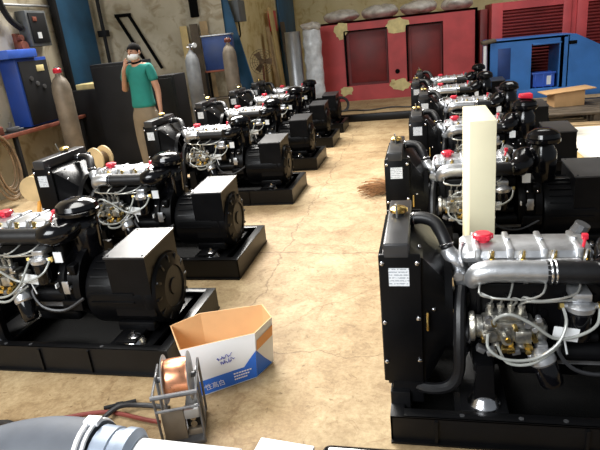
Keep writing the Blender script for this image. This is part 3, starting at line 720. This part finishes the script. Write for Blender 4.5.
# pallet, carton on it, boards
pl = thing('timber_pallet', 'dark timber pallet in front of the blue canopy carrying a cardboard box', 'pallet', (0, 0, 0))
b = MB()
for k in range(7): b.box((1.52, 8.35+k*.19, .14), (3.3, 8.35+k*.19+.165, .17), .003)
b.build('deck_board', 'darkwood', pl)
for x in (1.58, 2.4, 3.2): MB().box((x-.05, 8.37, 0), (x+.05, 9.62, .14), .004).build('bearer', 'darkwood', pl)
cb = thing('cardboard_box', 'brown cardboard box with a flat lid standing on the dark pallet', 'box', (2.15, 9.2, .17), .12)
MB().box((-.22, -.17, 0), (.22, .17, .22), .003).box((-.05, -.1715, .0), (.05, -.170, .22)).build('box_body', 'card', cb)
MB().box((-.36, -.22, .22), (.36, .2, .236), .003, Matrix.Rotation(-.06, 3, 'Y')).build('box_lid', 'card', cb)
for k, (x0, y0, x1, y1, z, lab) in enumerate(((1.50, 7.45, 3.2, 7.80, .0, 'brown wooden board flat on floor, nearest camera of three behind white sheet'),
                                         (1.55, 7.82, 3.2, 8.06, .0, 'brown wooden board flat on floor, middle of three before dark pallet'),
                                         (1.50, 8.08, 3.2, 8.30, .0, 'brown wooden board flat on floor touching the dark pallet'))):
    tag(MB().box((x0, y0, z), (x1, y1, z+.035+.01*k), .003).build('wooden_board', 'wood'), lab, 'board', 'boards on the floor at right')
pc = thing('plywood_crate', 'low yellow plywood crate under the white sheet at right edge', 'crate', (0, 0, 0))
MB().box((1.50, 5.0, .0), (2.7, 6.7, .235), .004).build('crate_body', 'ply', pc)
b = MB()
for k in range(24): b.box((1.50+k*.05, 4.985, .205), (1.525+k*.05, 5.0, .235))
b.build('corrugated_edge', 'darkwood', pc)
tag(MB().box((1.48, 5.02, .236), (2.8, 6.75, .288), .004).build('white_sheet', 'foam'), 'cream white rigid sheet lying flat on the plywood crate at right', 'sheet')
b = MB().box((-.055, -.05, 0), (.055, .05, .042), .012, seg=3); b.wobble(.012, 14, 2)
for v in b.bm.verts: v.co.z = max(v.co.z, .0)
tag(place(b.build('red_rag', 'red'), (-.13+1.005, 5.15, .8815)), 'red folded rag on top of the black air cleaner in right row', 'rag')

# drums left of the red canopy
b = MB().lathe([(.15, .135), (.155, .14), (.155, .60), (.159, .61), (.155, .62), (.155, 1.66), (.16, 1.67), (.15, 1.68), (.01, 1.68)], (-2.49, 11.0, .001), n=26)
tag(b.build('metal_drum', 'galv'), 'tall plain grey metal cylinder left of the wrapped roll', 'cylinder')
wr = thing('wrapped_roll', 'tall roll wrapped in shiny white plastic beside the red canopy', 'roll', (-2.11, 11.02, .135))
b = MB().lathe([(.17, 0)]+[(.178+.008*math.sin(k*2.1), k*.1) for k in range(1, 16)]+[(.17, 1.54), (.1, 1.58), (.01, 1.58)], n=26); b.wobble(.02, 6, 1)
for v in b.bm.verts: v.co.z = max(v.co.z, .002)
b.build('roll_body', 'wrap', wr, 60)
b = MB().ball((0, 0, 1.60), 1, (.20, .19, .09), 20, 10); b.wobble(.05, 8, 4); b.build('wrap_top', 'film', wr, 60)
b = MB().tube([(-1.75, 10.2, .151), (-1.4, 10.45, .151), (-1.0, 10.3, .151), (-.6, 10.5, .151), (-.2, 10.35, .151), (.05, 10.6, .151)], .014, 6)
tag(b.build('rubber_hose', 'cable'), 'thin dark hose snaking over the platform before the red canopy', 'hose')
cx = thing('cable_coil', 'coil of dark cable on the platform behind the left row end', 'cable coil', (-1.55, 10.5, .135))
b = MB()
for k in range(4): b.torus((0, 0, .05), .13+.018*(k % 2), .016, (.35, -1, .25+.1*k), 26, 6)
for v in b.bm.verts: v.co.z = max(v.co.z+.08, .002)
b.build('coil_loops', 'cable', cx)

# ------------------------------------------------------------------ back left: wall things
def onwall(t, off, z): p = WA.lerp(WB, t)-wn*off; return V((p.x, p.y, z))
wang = math.atan2(wd.y, wd.x)

def gas_cylinder(loc, label, body, cap_mat, h=1.38, r=.115, lean=0.):
    t = thing('gas_cylinder', label, 'gas cylinder', loc); t.rotation_euler = (0, lean, .3)
    MB().lathe([(r*.9, 0), (r, .02), (r, h-.22), (r*.93, h-.14), (r*.7, h-.07), (r*.36, h-.03), (r*.3, h)], n=22).build('cylinder_body', body, t)
    b = MB().cyl((0, 0, h), (0, 0, h+.08), .022, n=10).cyl((-.05, 0, h+.05), (.06, 0, h+.05), .014, n=8).cyl((0, 0, h+.08), (0, 0, h+.095), .035, n=12)
    b.build('valve', 'steel', t)
    if cap_mat:
        MB().lathe([(.05, h+.01), (.055, h+.02), (.055, h+.06), (.04, h+.075)], n=14).build('valve_collar', cap_mat, t)
    else:
        MB().cyl((.06, 0, h+.07), (.09, -.03, h+.07), .038, n=12).build('pressure_gauge', 'tag', t)
    return t
CYL = 'gas cylinders along the back left wall'
gas_cylinder((-4.70, 6.55, 0), 'brown gas cylinder with red valve collar near the blue machine at left', 'cyl', 'red', 1.44, .125).__setitem__('group', CYL)
g = gas_cylinder((-3.66, 8.60, 0), 'dark grey gas cylinder standing left of the dark blue welder', 'cylgrey', None, 1.55); g['group'] = CYL
g = gas_cylinder((-3.06, 8.75, 0), 'tan gas cylinder standing right of the dark blue welder', 'cyl', 'rust', 1.60); g['group'] = CYL

# shelf along left wall with blue machine
sf = thing('wall_bench', 'narrow bench with rusty red edge along the left wall under the blue machine', 'bench', (0, 0, 0))
MB().box((-5.29, 4.2, .78), (-4.95, 7.3, .81), .003).build('bench_top', 'darkgrey', sf)
MB().box((-4.965, 4.2, .765), (-4.935, 7.3, .815), .003).build('bench_edge', 'rust', sf)
for y in (4.4, 5.8, 7.2): MB().box((-5.0, y-.025, 0), (-4.95, y+.025, .78), .003).build('leg', 'darkgrey', sf)
wm = thing('welding_machine', 'blue welding machine with dark control panel on the left wall bench', 'welding machine', (0, 0, 0))
MB().box((-5.27, 6.20, .82), (-5.02, 6.82, 1.68), .01).build('machine_body', 'machineblue', wm)
pn = MB().box((-5.022, 6.24, .84), (-5.0, 6.79, 1.64), .004).build('control_panel', 'darkgrey', wm)
MB().box((-5.001, 6.55, 1.50), (-4.995, 6.70, 1.58), .002).build('meter', 'filler', pn)
for y, z in ((6.4, 1.42), (6.5, 1.35), (6.62, 1.3)): MB().cyl((-5.0, y, z), (-4.985, y, z), .03, n=10).build('dial', 'greysteel', pn)
MB().box((-5.28, 6.05, 1.682), (-4.97, 6.60, 1.79), .012).build('top_cover', 'crateblue', wm)
for y in (6.3, 6.7): MB().box((-5.2, y-.04, .81), (-5.05, y+.04, .82)).build('foot', 'dark', wm)
# small tools on the bench
rs = random.Random(9)
for k, y in enumerate((5.2, 5.45, 5.7, 5.95, 6.98, 7.15)):
    b = MB().box((-.08, -.05, 0), (.08, .05, .06+.02*(k % 3)), .012).cyl((-.02, 0, .05), (-.02, 0, .12), .02, n=8).cyl((.0, -.03, .03), (.12, -.05, .03), .012, n=8)
    tag(place(b.build('hand_tool', ['greysteel', 'darkgrey', 'rust'][k % 3]), (-5.1, y, .811), rs.uniform(-1, 1)),
        ['grey clamp on the bench, left end nearest camera', 'dark tool lying on the bench second from its near end', 'rusty tool third from the near end of the bench',
         'grey tool on the bench just before the blue machine', 'dark tool on the bench just past the blue machine', 'rusty tool at the far end of the wall bench'][k], 'tool', 'tools on the wall bench')
# hose loops hanging from the bench
hz = thing('hanging_hose', 'tan coiled hose hanging from the edge of the left wall bench', 'hose', (-4.86, 5.35, 0))
b = MB()
for k in range(5):
    ph = k*.9; b.torus((0+.012*k, .05*math.sin(ph), .50+.015*math.cos(ph)), .17+.012*k, .011, (1, .15*math.sin(ph), .1), 30, 6)
for v in b.bm.verts: v.co.z = .50+(v.co.z-.50)*1.75
b.build('hose_loops', 'rope', hz)
MB().tube([(-.09, 0, .79), (.02, 0, .83), (.045, 0, .78)], .010, 6).build('hook', 'steel', hz)
hz = thing('hanging_hose', 'thin dark hose loop hanging farther along the left wall bench', 'hose', (-4.88, 6.75, 0))
b = MB()
for k in range(3): b.torus((.015*k, .04*k-.04, .50), .12+.02*k, .009, (1, .1*k, .1), 26, 6)
for v in b.bm.verts: v.co.z = .52+(v.co.z-.50)*1.6
b.build('hose_loops', 'cable', hz)
MB().tube([(-.07, 0, .79), (.02, 0, .83), (.04, 0, .76)], .009, 6).build('hook', 'steel', hz)

# electric box, pipe, red valve on the left wall
eb = thing('electrical_box', 'dark grey electrical box on the left wall above the blue machine', 'electrical box', (0, 0, 0))
MB().box((-5.3, 6.78, 1.82), (-5.14, 7.20, 2.28), .008).build('enclosure', 'boxgrey', eb)
MB().box((-5.142, 6.82, 1.86), (-5.125, 7.16, 2.25), .004).build('door_panel', 'darkgrey', eb)
MB().box((-5.126, 6.92, 1.92), (-5.12, 7.0, 2.0)).build('notice', 'tag', eb)
MB().box((-5.126, 6.88, 2.14), (-5.115, 6.96, 2.2), .004).build('switch', 'rust', eb)
tag(MB().tube([(-5.22, 6.40, 3.2), (-5.22, 6.44, 2.5), (-5.22, 6.54, 2.2), (-5.22, 6.735, 2.06)], .04, 10).build('cable_conduit', 'darkgrey'), 'black conduit running down the left wall into the electrical box', 'conduit')
tag(MB().cyl((-5.28, 6.66, 1.83), (-5.16, 6.66, 1.83), .07, n=14).cyl((-5.28, 6.66, 1.94), (-5.18, 6.66, 1.94), .04, n=10).box((-5.3, 6.62, 1.76), (-5.24, 6.70, 2.0), .005).build('isolator_switch', 'rust'), 'dark red isolator switch left of the electrical box on wall', 'switch')
tag(MB().cyl((-5.27, 5.0, 2.36), (-5.27, 8.5, 2.36), .018, n=8).build('wall_pipe', 'galv'), 'thin horizontal pipe along the upper left wall', 'pipe')
# big blue door sheet in the corner, black below
bd = thing('blue_steel_sheet', 'tall dull blue steel sheet standing in the corner left of the person', 'sheet', (0, 0, 0))
MB().box((-5.26, 7.55, 0), (-5.20, 8.45, 3.6), .006).build('sheet_panel', 'tealblue', bd)
MB().box((-5.27, 7.50, 0), (-5.17, 7.56, 3.6), .004).build('edge_strip', 'darkgrey', bd)
MB().box((-5.205, 7.62, .2), (-5.19, 8.38, 1.2), .004).build('lower_plate', 'darkgrey', bd)
tag(MB().box((-5.12, 7.32, .0), (-4.66, 7.85, 1.16), .02).build('steel_locker', 'darkgrey'), 'low dark steel locker in the corner before the blue sheet', 'locker')
tag(place(MB().box((-.17, -.15, 0), (.17, .15, .08), .012).box((-.12, -.11, .06), (.12, .11, .085), .006).build('tan_tray', 'filler'), (-4.86, 7.50, 1.161)), 'tan tray on top of the low dark locker', 'tray')
tag(MB().tube([(-5.12, 8.58, 3.6), (-5.12, 8.58, 0)], .03, 8, 1).box((-5.2, 8.52, 1.9), (-5.05, 8.64, 2.0), .004).build('drain_pipe', 'darkgrey'), 'dark vertical pipe in the wall corner beside the blue sheet', 'pipe')

def cabinet(name, lo, hi, lab):
    t = thing(name, lab, 'cabinet', (0, 0, 0))
    MB().box(lo, hi, .01).build('cabinet_body', 'darkgrey', t)
    d = MB().box((lo[0]+.03, lo[1]-.015, lo[2]+.06), (hi[0]-.03, lo[1]+.002, hi[2]-.04), .004).build('door', 'darkgrey', t)
    MB().box((hi[0]-.10, lo[1]-.035, (lo[2]+hi[2])/2-.05), (hi[0]-.08, lo[1]-.014, (lo[2]+hi[2])/2+.05), .004).build('handle', 'greysteel', d)
cabinet('steel_cabinet', (-4.60, 7.15, 0), (-3.92, 7.7, 1.50), 'large black steel cabinet standing just left of the person')
cabinet('steel_cabinet', (-3.72, 7.35, 0), (-3.44, 7.75, 1.26), 'small black steel cabinet just right of the person')

# bracket of two black bars on the wall
bk = thing('bar_frame', 'two black parallel bars leaning diagonally on the wall behind the person', 'frame', (0, 0, 0))
for o in (0, .17):
    a = onwall(.17+o*.55, .04, 2.2); c = onwall(.35+o*.55, .09, 1.3)
    MB().cyl(a, c, .028, n=8).build('bar', 'dark', bk)
MB().cyl(onwall(.155, .04, 2.21), onwall(.28, .04, 2.21), .028, n=8).build('crossbar', 'dark', bk)
# planks leaning on the wall
def lean(name, t, w, h, m, lab, off=.35, th=.03, z0=0.):
    p0 = onwall(t, off, z0); p1 = onwall(t, .05, h); e = V((wd.x, wd.y, 0))*w/2; n = V((wn.x, wn.y, 0))*-th
    b = MB().rings([[p0-e, p0+e, p0+e+n, p0-e+n], [p1-e, p1+e, p1+e+n, p1-e+n]])
    return tag(b.build(name, m), lab, 'plank', 'planks leaning on the back left wall')
lean('timber_plank', .66, .12, 1.95, 'ply', 'narrow yellow timber plank leaning left of the dark grey gas cylinder', .30)
lean('timber_plank', .745, .14, 1.97, 'darkwood', 'dark wide plank leaning just behind the dark grey gas cylinder', .26)
lean('timber_plank', .825, .13, 2.0, 'wood', 'brown plank leaning right behind the dark grey gas cylinder', .26)
tag(MB().box((-.07, -.05, -.18), (.07, .05, .18), .008).build('switch_box', 'dark'), 'small black switch box on the wall above the planks', 'switch box')
bpy.data.objects['switch_box'].location = onwall(.77, .052, 2.26); bpy.data.objects['switch_box'].rotation_euler = (0, 0, wang)
# welder on rack between cylinders
wk = thing('welder_rack', 'dark steel rack carrying the dark blue welder by the wall', 'rack', (-3.36, 9.12, 0), wang*.4)
MB().box((-.27, -.16, 1.16), (.27, .16, 1.19), .003).build('rack_shelf', 'rust', wk)
for x in (-.25, .25):
    for y in (-.14, .14): MB().box((x-.02, y-.02, 0), (x+.02, y+.02, 1.16)).build('leg', 'darkgrey', wk)
MB().box((-.27, -.16, .7), (.27, .16, .725), .003).build('lower_shelf', 'darkwood', wk)
wb = thing('blue_welder', 'dark navy blue welder cabinet between two gas cylinders', 'welding machine', (-3.36, 9.12, 1.191), wang*.4)
MB().box((-.25, -.15, 0), (.25, .15, .54), .012).build('welder_body', 'navy', wb)
MB().box((-.26, -.16, .54), (.26, .16, .565), .004).build('top_plate', 'galv', wb)
MB().box((-.21, -.156, .05), (.21, -.148, .49), .004).build('front_panel', 'navy', wb)
# blue pillar, grey box, fan and bits
b = MB().rings([[V((x, y, 0)) for x, y in ((-3.02, 9.78), (-2.86, 9.78), (-2.86, 9.83), (-3.02, 9.83))], [V((x, y, 3.4)) for x, y in ((-4.02, 9.80), (-3.55, 9.80), (-3.55, 9.85), (-4.02, 9.85))]])
for w_ in b.bm.verts:
    if w_.co.z > 1: w_.co.y = 9.80 if w_.co.y < 9.83 else 9.84
tag(b.build('blue_column', 'tealblue'), 'dull blue steel plate leaning at the end of the back left wall', 'plate')
gb = thing('junction_box', 'grey junction box with hanging hook right of the leaning blue plate', 'electrical box', (0, 0, 0))
MB().box((-3.44, 10.05, 1.95), (-3.22, 10.45, 2.32), .006).build('enclosure', 'boxgrey', gb)
MB().tube([(-3.3, 10.2, 1.955), (-3.3, 10.2, 1.72), (-3.36, 10.2, 1.66)], .015, 6).build('hook', 'dark', gb)
fn = thing('pedestal_fan', 'old pedestal fan with round wire guard by the back wall', 'fan', (-2.98, 10.35, 0), .2)
MB().lathe([(.16, 0), (.16, .02), (.05, .05), (.02, .06), (.02, 1.13)], n=16).build('stand', 'rust', fn)
b = MB()
for k in range(5): b.torus((0, -.06-.01*(5-k), 1.2), (.06+.055*k)*.82, .004, (0, 1, 0), 28, 5)
for k in range(16):
    a = 2*PI*k/16; b.tube([(0, -.12, 1.2), (.12*math.cos(a), -.11, 1.2+.12*math.sin(a)), (.233*math.cos(a), -.06, 1.2+.233*math.sin(a))], .003, 4, 2)
b.build('wire_guard', 'rope', fn)
b = MB().cyl((0, -.09, 1.2), (0, .09, 1.2), .05)
for k in range(3):
    a = 2*PI*k/3; u = V((math.cos(a), 0, math.sin(a))); w = V((-math.sin(a), 0, math.cos(a))); o = V((0, -.05, 1.2))
    q = [o+u*.04-w*.03, o+u*.18-w*.065+V((0, .02, 0)), o+u*.20+w*.05-V((0, .02, 0)), o+u*.05+w*.04]
    b.rings([q, [p+V((0, .005, 0)) for p in q]])
b.build('fan_blades', 'rope', fn)
for k, (x, y, h, w, m, lab) in enumerate(((-3.28, 12.0, 1.85, .10, 'wood', 'brown timber leaning in the passage behind the fan'),
                                          (-3.28, 12.5, 2.25, .14, 'ply', 'yellowish plank leaning in the passage, tallest of its group'),
                                          (-3.28, 13.4, 1.95, .16, 'darkwood', 'dark brown plank in the passage left of the grey metal cylinder'))):
    b = MB().box((-.02, -w, 0), (.02, w, h), .003)
    o = place(b.build('timber_plank', m), (x+.16, y, 0)); o.rotation_euler = (0, -.07, 0)
    tag(o, lab, 'plank', 'planks in the back passage')
tag(MB().box((-3.43, 12.8, 1.75), (-3.3, 13.1, 2.2), .01).build('red_cabinet', 'red'), 'small red wall cabinet high in the back passage', 'cabinet')
tag(MB().box((-3.40, 13.6, 0), (-3.35, 15.3, 3.2), .01).build('blue_door_sheet', 'tealblue'), 'dark blue sheet on the far passage wall behind the grey cylinder', 'sheet')

# reels behind the second left generator
def reel(loc, r, w, lab, rz, m='tan'):
    t = thing('cable_reel', lab, 'reel', loc, rz)
    for s in (-1, 1): MB().lathe([(.02, s*w/2), (r, s*w/2), (r, s*(w/2+.015)), (.02, s*(w/2+.015))], ax=(0, 1, 0), n=28).build('reel_disc', m, t)
    MB().lathe([(r*.55, -w/2), (r*.57, 0), (r*.55, w/2)], ax=(0, 1, 0), n=20).build('wound_cable', 'rope', t)
    return t
rt = thing('reel_stand', 'orange steel trestle left of the second radiator holding a tan reel', 'stand', (-3.45, 4.27, 0))
for x in (-.14, .14):
    MB().cyl((x, -.16, 0), (x*.6, 0, .52), .018, n=8).build('leg', 'orange', rt); MB().cyl((x, .16, 0), (x*.6, 0, .52), .018, n=8).build('leg', 'orange', rt)
MB().cyl((-.12, 0, .52), (.12, 0, .52), .016, n=8).box((.0, -.03, .15), (.2, .0, .42), .004, Matrix.Rotation(.5, 3, 'Y')).build('axle', 'orange', rt)
reel((-3.42, 4.06, .55), .115, .07, 'tan cable reel on orange trestle left of the second radiator', .2)
bx = thing('steel_drum', 'black steel drum behind the second left generator', 'drum', (-3.06, 4.62, 0))
MB().lathe([(.19, 0), (.2, .01), (.2, .27), (.206, .28), (.2, .29), (.2, .55), (.19, .558), (.01, .558)], n=24).build('drum_body', 'darkgrey', bx)
reel((-3.06, 4.60, .675), .115, .10, 'tan reel standing on the black drum behind the second left generator', -.3)

# ------------------------------------------------------------------ person
def skinned(name, pts, edges, mname, parent, root=0, sub=2, smoothing=True):
    me = bpy.data.meshes.new(name); me.from_pydata([p[:3] for p in pts], edges, []); me.update()
    o = bpy.data.objects.new(name, me); C.objects.link(o)
    m = o.modifiers.new('s', 'SKIN'); m.use_smooth_shade = True; m.branch_smoothing = .3
    lay = me.skin_vertices[0].data if me.skin_vertices else None
    if lay is None:
        bm = bmesh.new(); bm.from_mesh(me); bm.verts.layers.skin.verify(); bm.to_mesh(me); bm.free(); lay = me.skin_vertices[0].data
    for i, p in enumerate(pts):
        r = p[3]; lay[i].radius = r if isinstance(r, tuple) else (r, r); lay[i].use_root = (i == root)
    s = o.modifiers.new('d', 'SUBSURF'); s.levels = sub; s.render_levels = sub
    bpy.context.view_layer.update()
    nm = bpy.data.meshes.new_from_object(o.evaluated_get(bpy.context.evaluated_depsgraph_get()))
    bpy.data.objects.remove(o); bpy.data.meshes.remove(me)
    nm.name = name; nm.materials.clear(); nm.materials.append(M[mname])
    for p in nm.polygons: p.use_smooth = True
    o = bpy.data.objects.new(name, nm); C.objects.link(o); o.parent = parent; return o

pr = thing('person', 'standing person in teal polo shirt, khaki trousers and white face mask', 'person', (-3.52, 6.50, 0), -.12)
P = []; E = []
def v(x, y, z, r, par=None):
    P.append((x, y, z, r))
    if par is not None: E.append((par, len(P)-1))
    return len(P)-1
pel = v(0, 0, .93, (.125, .092)); wa = v(0, 0, 1.08, (.12, .09), pel); chs = v(0, .01, 1.27, (.145, .105), wa); up = v(0, .015, 1.42, (.10, .08), chs)
nb = v(0, .01, 1.485, .052, up); nk = v(0, -.005, 1.52, .050, nb); jaw = v(0, -.02, 1.555, (.062, .070), nk); hd = v(0, -.015, 1.61, (.073, .088), jaw); cr_ = v(0, -.005, 1.665, (.066, .078), hd); tp = v(0, 0, 1.695, (.035, .045), cr_)
def hand(wr_, palm, tips, thumb, parent):
    p = v(*palm, (.030, .018), parent)
    for t in tips:
        mid = tuple(palm[i]+(t[i]-palm[i])*.55+(0, -.006, 0)[i] for i in range(3)); m_ = v(*mid, .0092, p); v(*t, .0075, m_)
    m_ = v(*[palm[i]+(thumb[i]-palm[i])*.5 for i in range(3)], .011, p); v(*thumb, .009, m_)
# right arm (raised to the mask)
s1 = v(-.165, .01, 1.43, .058, up); e1 = v(-.235, -.02, 1.14, .042, s1); w1 = v(-.085, -.17, 1.40, .027, e1)
hand(w1, (-.05, -.165, 1.465), [(-.005, -.155, 1.52), (-.022, -.150, 1.545), (-.04, -.148, 1.55), (-.058, -.15, 1.53)], (-.005, -.16, 1.475), w1)
s2 = v(.165, .01, 1.43, .058, up); e2 = v(.225, .03, 1.13, .042, s2); w2 = v(.255, -.03, .90, .027, e2)
hand(w2, (.262, -.045, .82), [(.252, -.075, .735), (.258, -.055, .722), (.264, -.038, .73), (.27, -.02, .745)], (.24, -.085, .79), w2)
for s in (-1, 1):
    h = v(s*.085, 0, .85, .078, pel); k = v(s*.095, -.015, .47, .050, h); a = v(s*.10, .02, .09, .036, k); v(s*.105, -.09, .04, (.035, .03), a)
skinned('body', P, E, 'skin', pr)
P = []; E = []
a0 = v(0, 0, .91, (.175, .14)); a00 = v(0, 0, .97, (.172, .138), a0); a1 = v(0, 0, 1.08, (.155, .125), a00); a2 = v(0, .008, 1.27, (.165, .125), a1); a3 = v(0, .012, 1.425, (.115, .095), a2); v(0, .012, 1.475, (.062, .062), a3)
for s in (-1, 1): q = v(s*.165, .01, 1.43, .072, a3); v(*((-.215, -.012, 1.24) if s < 0 else (.21, .024, 1.225)), .064, q)
skinned('polo_shirt', P, E, 'teal', pr)
b = MB().torus((0, .008, 1.492), .055, .014, (0, -.25, 1), 20, 8); b.build('collar', 'dark', pr)
P = []; E = []
a0 = v(0, 0, 1.0, (.15, .12)); a01 = v(0, 0, .93, (.165, .13), a0); a1 = v(0, 0, .84, (.165, .13), a01)
for s in (-1, 1): h = v(s*.092, 0, .74, .112, a1); k = v(s*.097, -.015, .46, .088, h); v(s*.10, .015, .06, .074, k)
skinned('trousers', P, E, 'khaki', pr)
for s in (-1, 1): MB().ball((s*.105, -.06, .045), 1, (.05, .14, .05), 14, 8).box((s*.105-.045, -.19, 0), (s*.105+.045, .06, .02), .008).build('shoe', 'shoe', pr)
b = MB().ball((0, .012, 1.638), 1, (.084, .096, .085), 20, 12)
for w in list(b.bm.verts):
    if w.co.z < 1.625 and w.co.y < -.02: w.co.y = -.02+(w.co.y+.02)*.1
    if w.co.z < 1.585: w.co.z = 1.585
b.wobble(.006, 25, 3); b.build('hair', 'hair', pr, 60)
b = MB().ball((0, -.035, 1.560), 1, (.068, .075, .048), 18, 10)
for w in b.bm.verts:
    if w.co.y > -.01: w.co.y = -.01
mk = b.build('face_mask', 'mask', pr, 60)
for s in (-1, 1): MB().tube([(s*.066, -.03, 1.575), (s*.078, .0, 1.60), (s*.074, .03, 1.60)], .003, 5, 3).build('ear_loop', 'mask', mk)
for s in (-1, 1):
    MB().ball((s*.028, -.099, 1.625), .010, (1.2, .6, .6), 10, 6).build('eye', 'hair', pr)
    MB().box((s*.03-.018, -.108, 1.640), (s*.03+.018, -.092, 1.646), .002).build('eyebrow', 'hair', pr)
    MB().ball((s*.076, .0, 1.605), 1, (.012, .02, .03), 10, 6).build('ear', 'skin', pr)
MB().ball((0, -.105, 1.60), 1, (.012, .016, .022), 10, 6).build('nose', 'skin', pr)

# ------------------------------------------------------------------ light
def area(name, loc, target, sx, sy, e, col=(1, 1, 1), spread=PI):
    l = bpy.data.lights.new(name, 'AREA'); l.shape = 'RECTANGLE'; l.size = sx; l.size_y = sy; l.energy = e; l.color = col; l.spread = spread
    o = bpy.data.objects.new(name, l); C.objects.link(o); o.location = loc
    o.rotation_euler = (V(target)-V(loc)).to_track_quat('-Z', 'Y').to_euler(); return o
area('window_light', (-3.6, 8.4, 4.8), (-.6, 3.6, .3), 3.2, 1.6, 400, (1, .97, .92), 2.2)
area('doorway_light', (-3.0, -2.6, 3.8), (-.3, 2.6, .2), 4, 2.5, 185, (.95, .98, 1), 2.2)
area('overhead_fill', (-1.8, 3.6, 5.9), (-.2, 3.6, 0), 2.4, 4, 160, (1, .98, .93), 2.2)  # added lamp under the closed ceiling, brightens the aisle floor
area('overhead_fill', (1.5, 9.5, 5.9), (1.0, 10.4, 0), 3, 3, 110, (1, .98, .93), 2.4)  # second added overhead lamp, lifts the platform and canopies at the back
w = bpy.data.worlds.new('World'); bpy.context.scene.world = w; w.use_nodes = True
bg = w.node_tree.nodes['Background']; bg.inputs['Color'].default_value = (.86, .93, 1, 1); bg.inputs['Strength'].default_value = .15

# ------------------------------------------------------------------ camera
F, PT, RO, YA = 538.5, .3368, -.1059, -.2445
fw = V((math.sin(YA)*math.cos(PT), math.cos(YA)*math.cos(PT), -math.sin(PT)))
r0 = V((math.cos(YA), -math.sin(YA), 0)); u0 = r0.cross(fw)
r = r0*math.cos(RO)+u0*math.sin(RO); u = -r0*math.sin(RO)+u0*math.cos(RO)
cam = bpy.data.cameras.new('camera'); cam.sensor_width = 36; cam.sensor_fit = 'HORIZONTAL'; cam.lens = F/600*36; cam.clip_start = .05
co = bpy.data.objects.new('camera', cam); C.objects.link(co)
mw = Matrix((r, u, -fw)).transposed().to_4x4(); mw.translation = V((0, 0, 1.6)); co.matrix_world = mw
S = bpy.context.scene; S.camera = co
S.view_settings.view_transform = 'Standard'; S.view_settings.look = 'None'; S.view_settings.gamma = 1; S.view_settings.exposure = .6
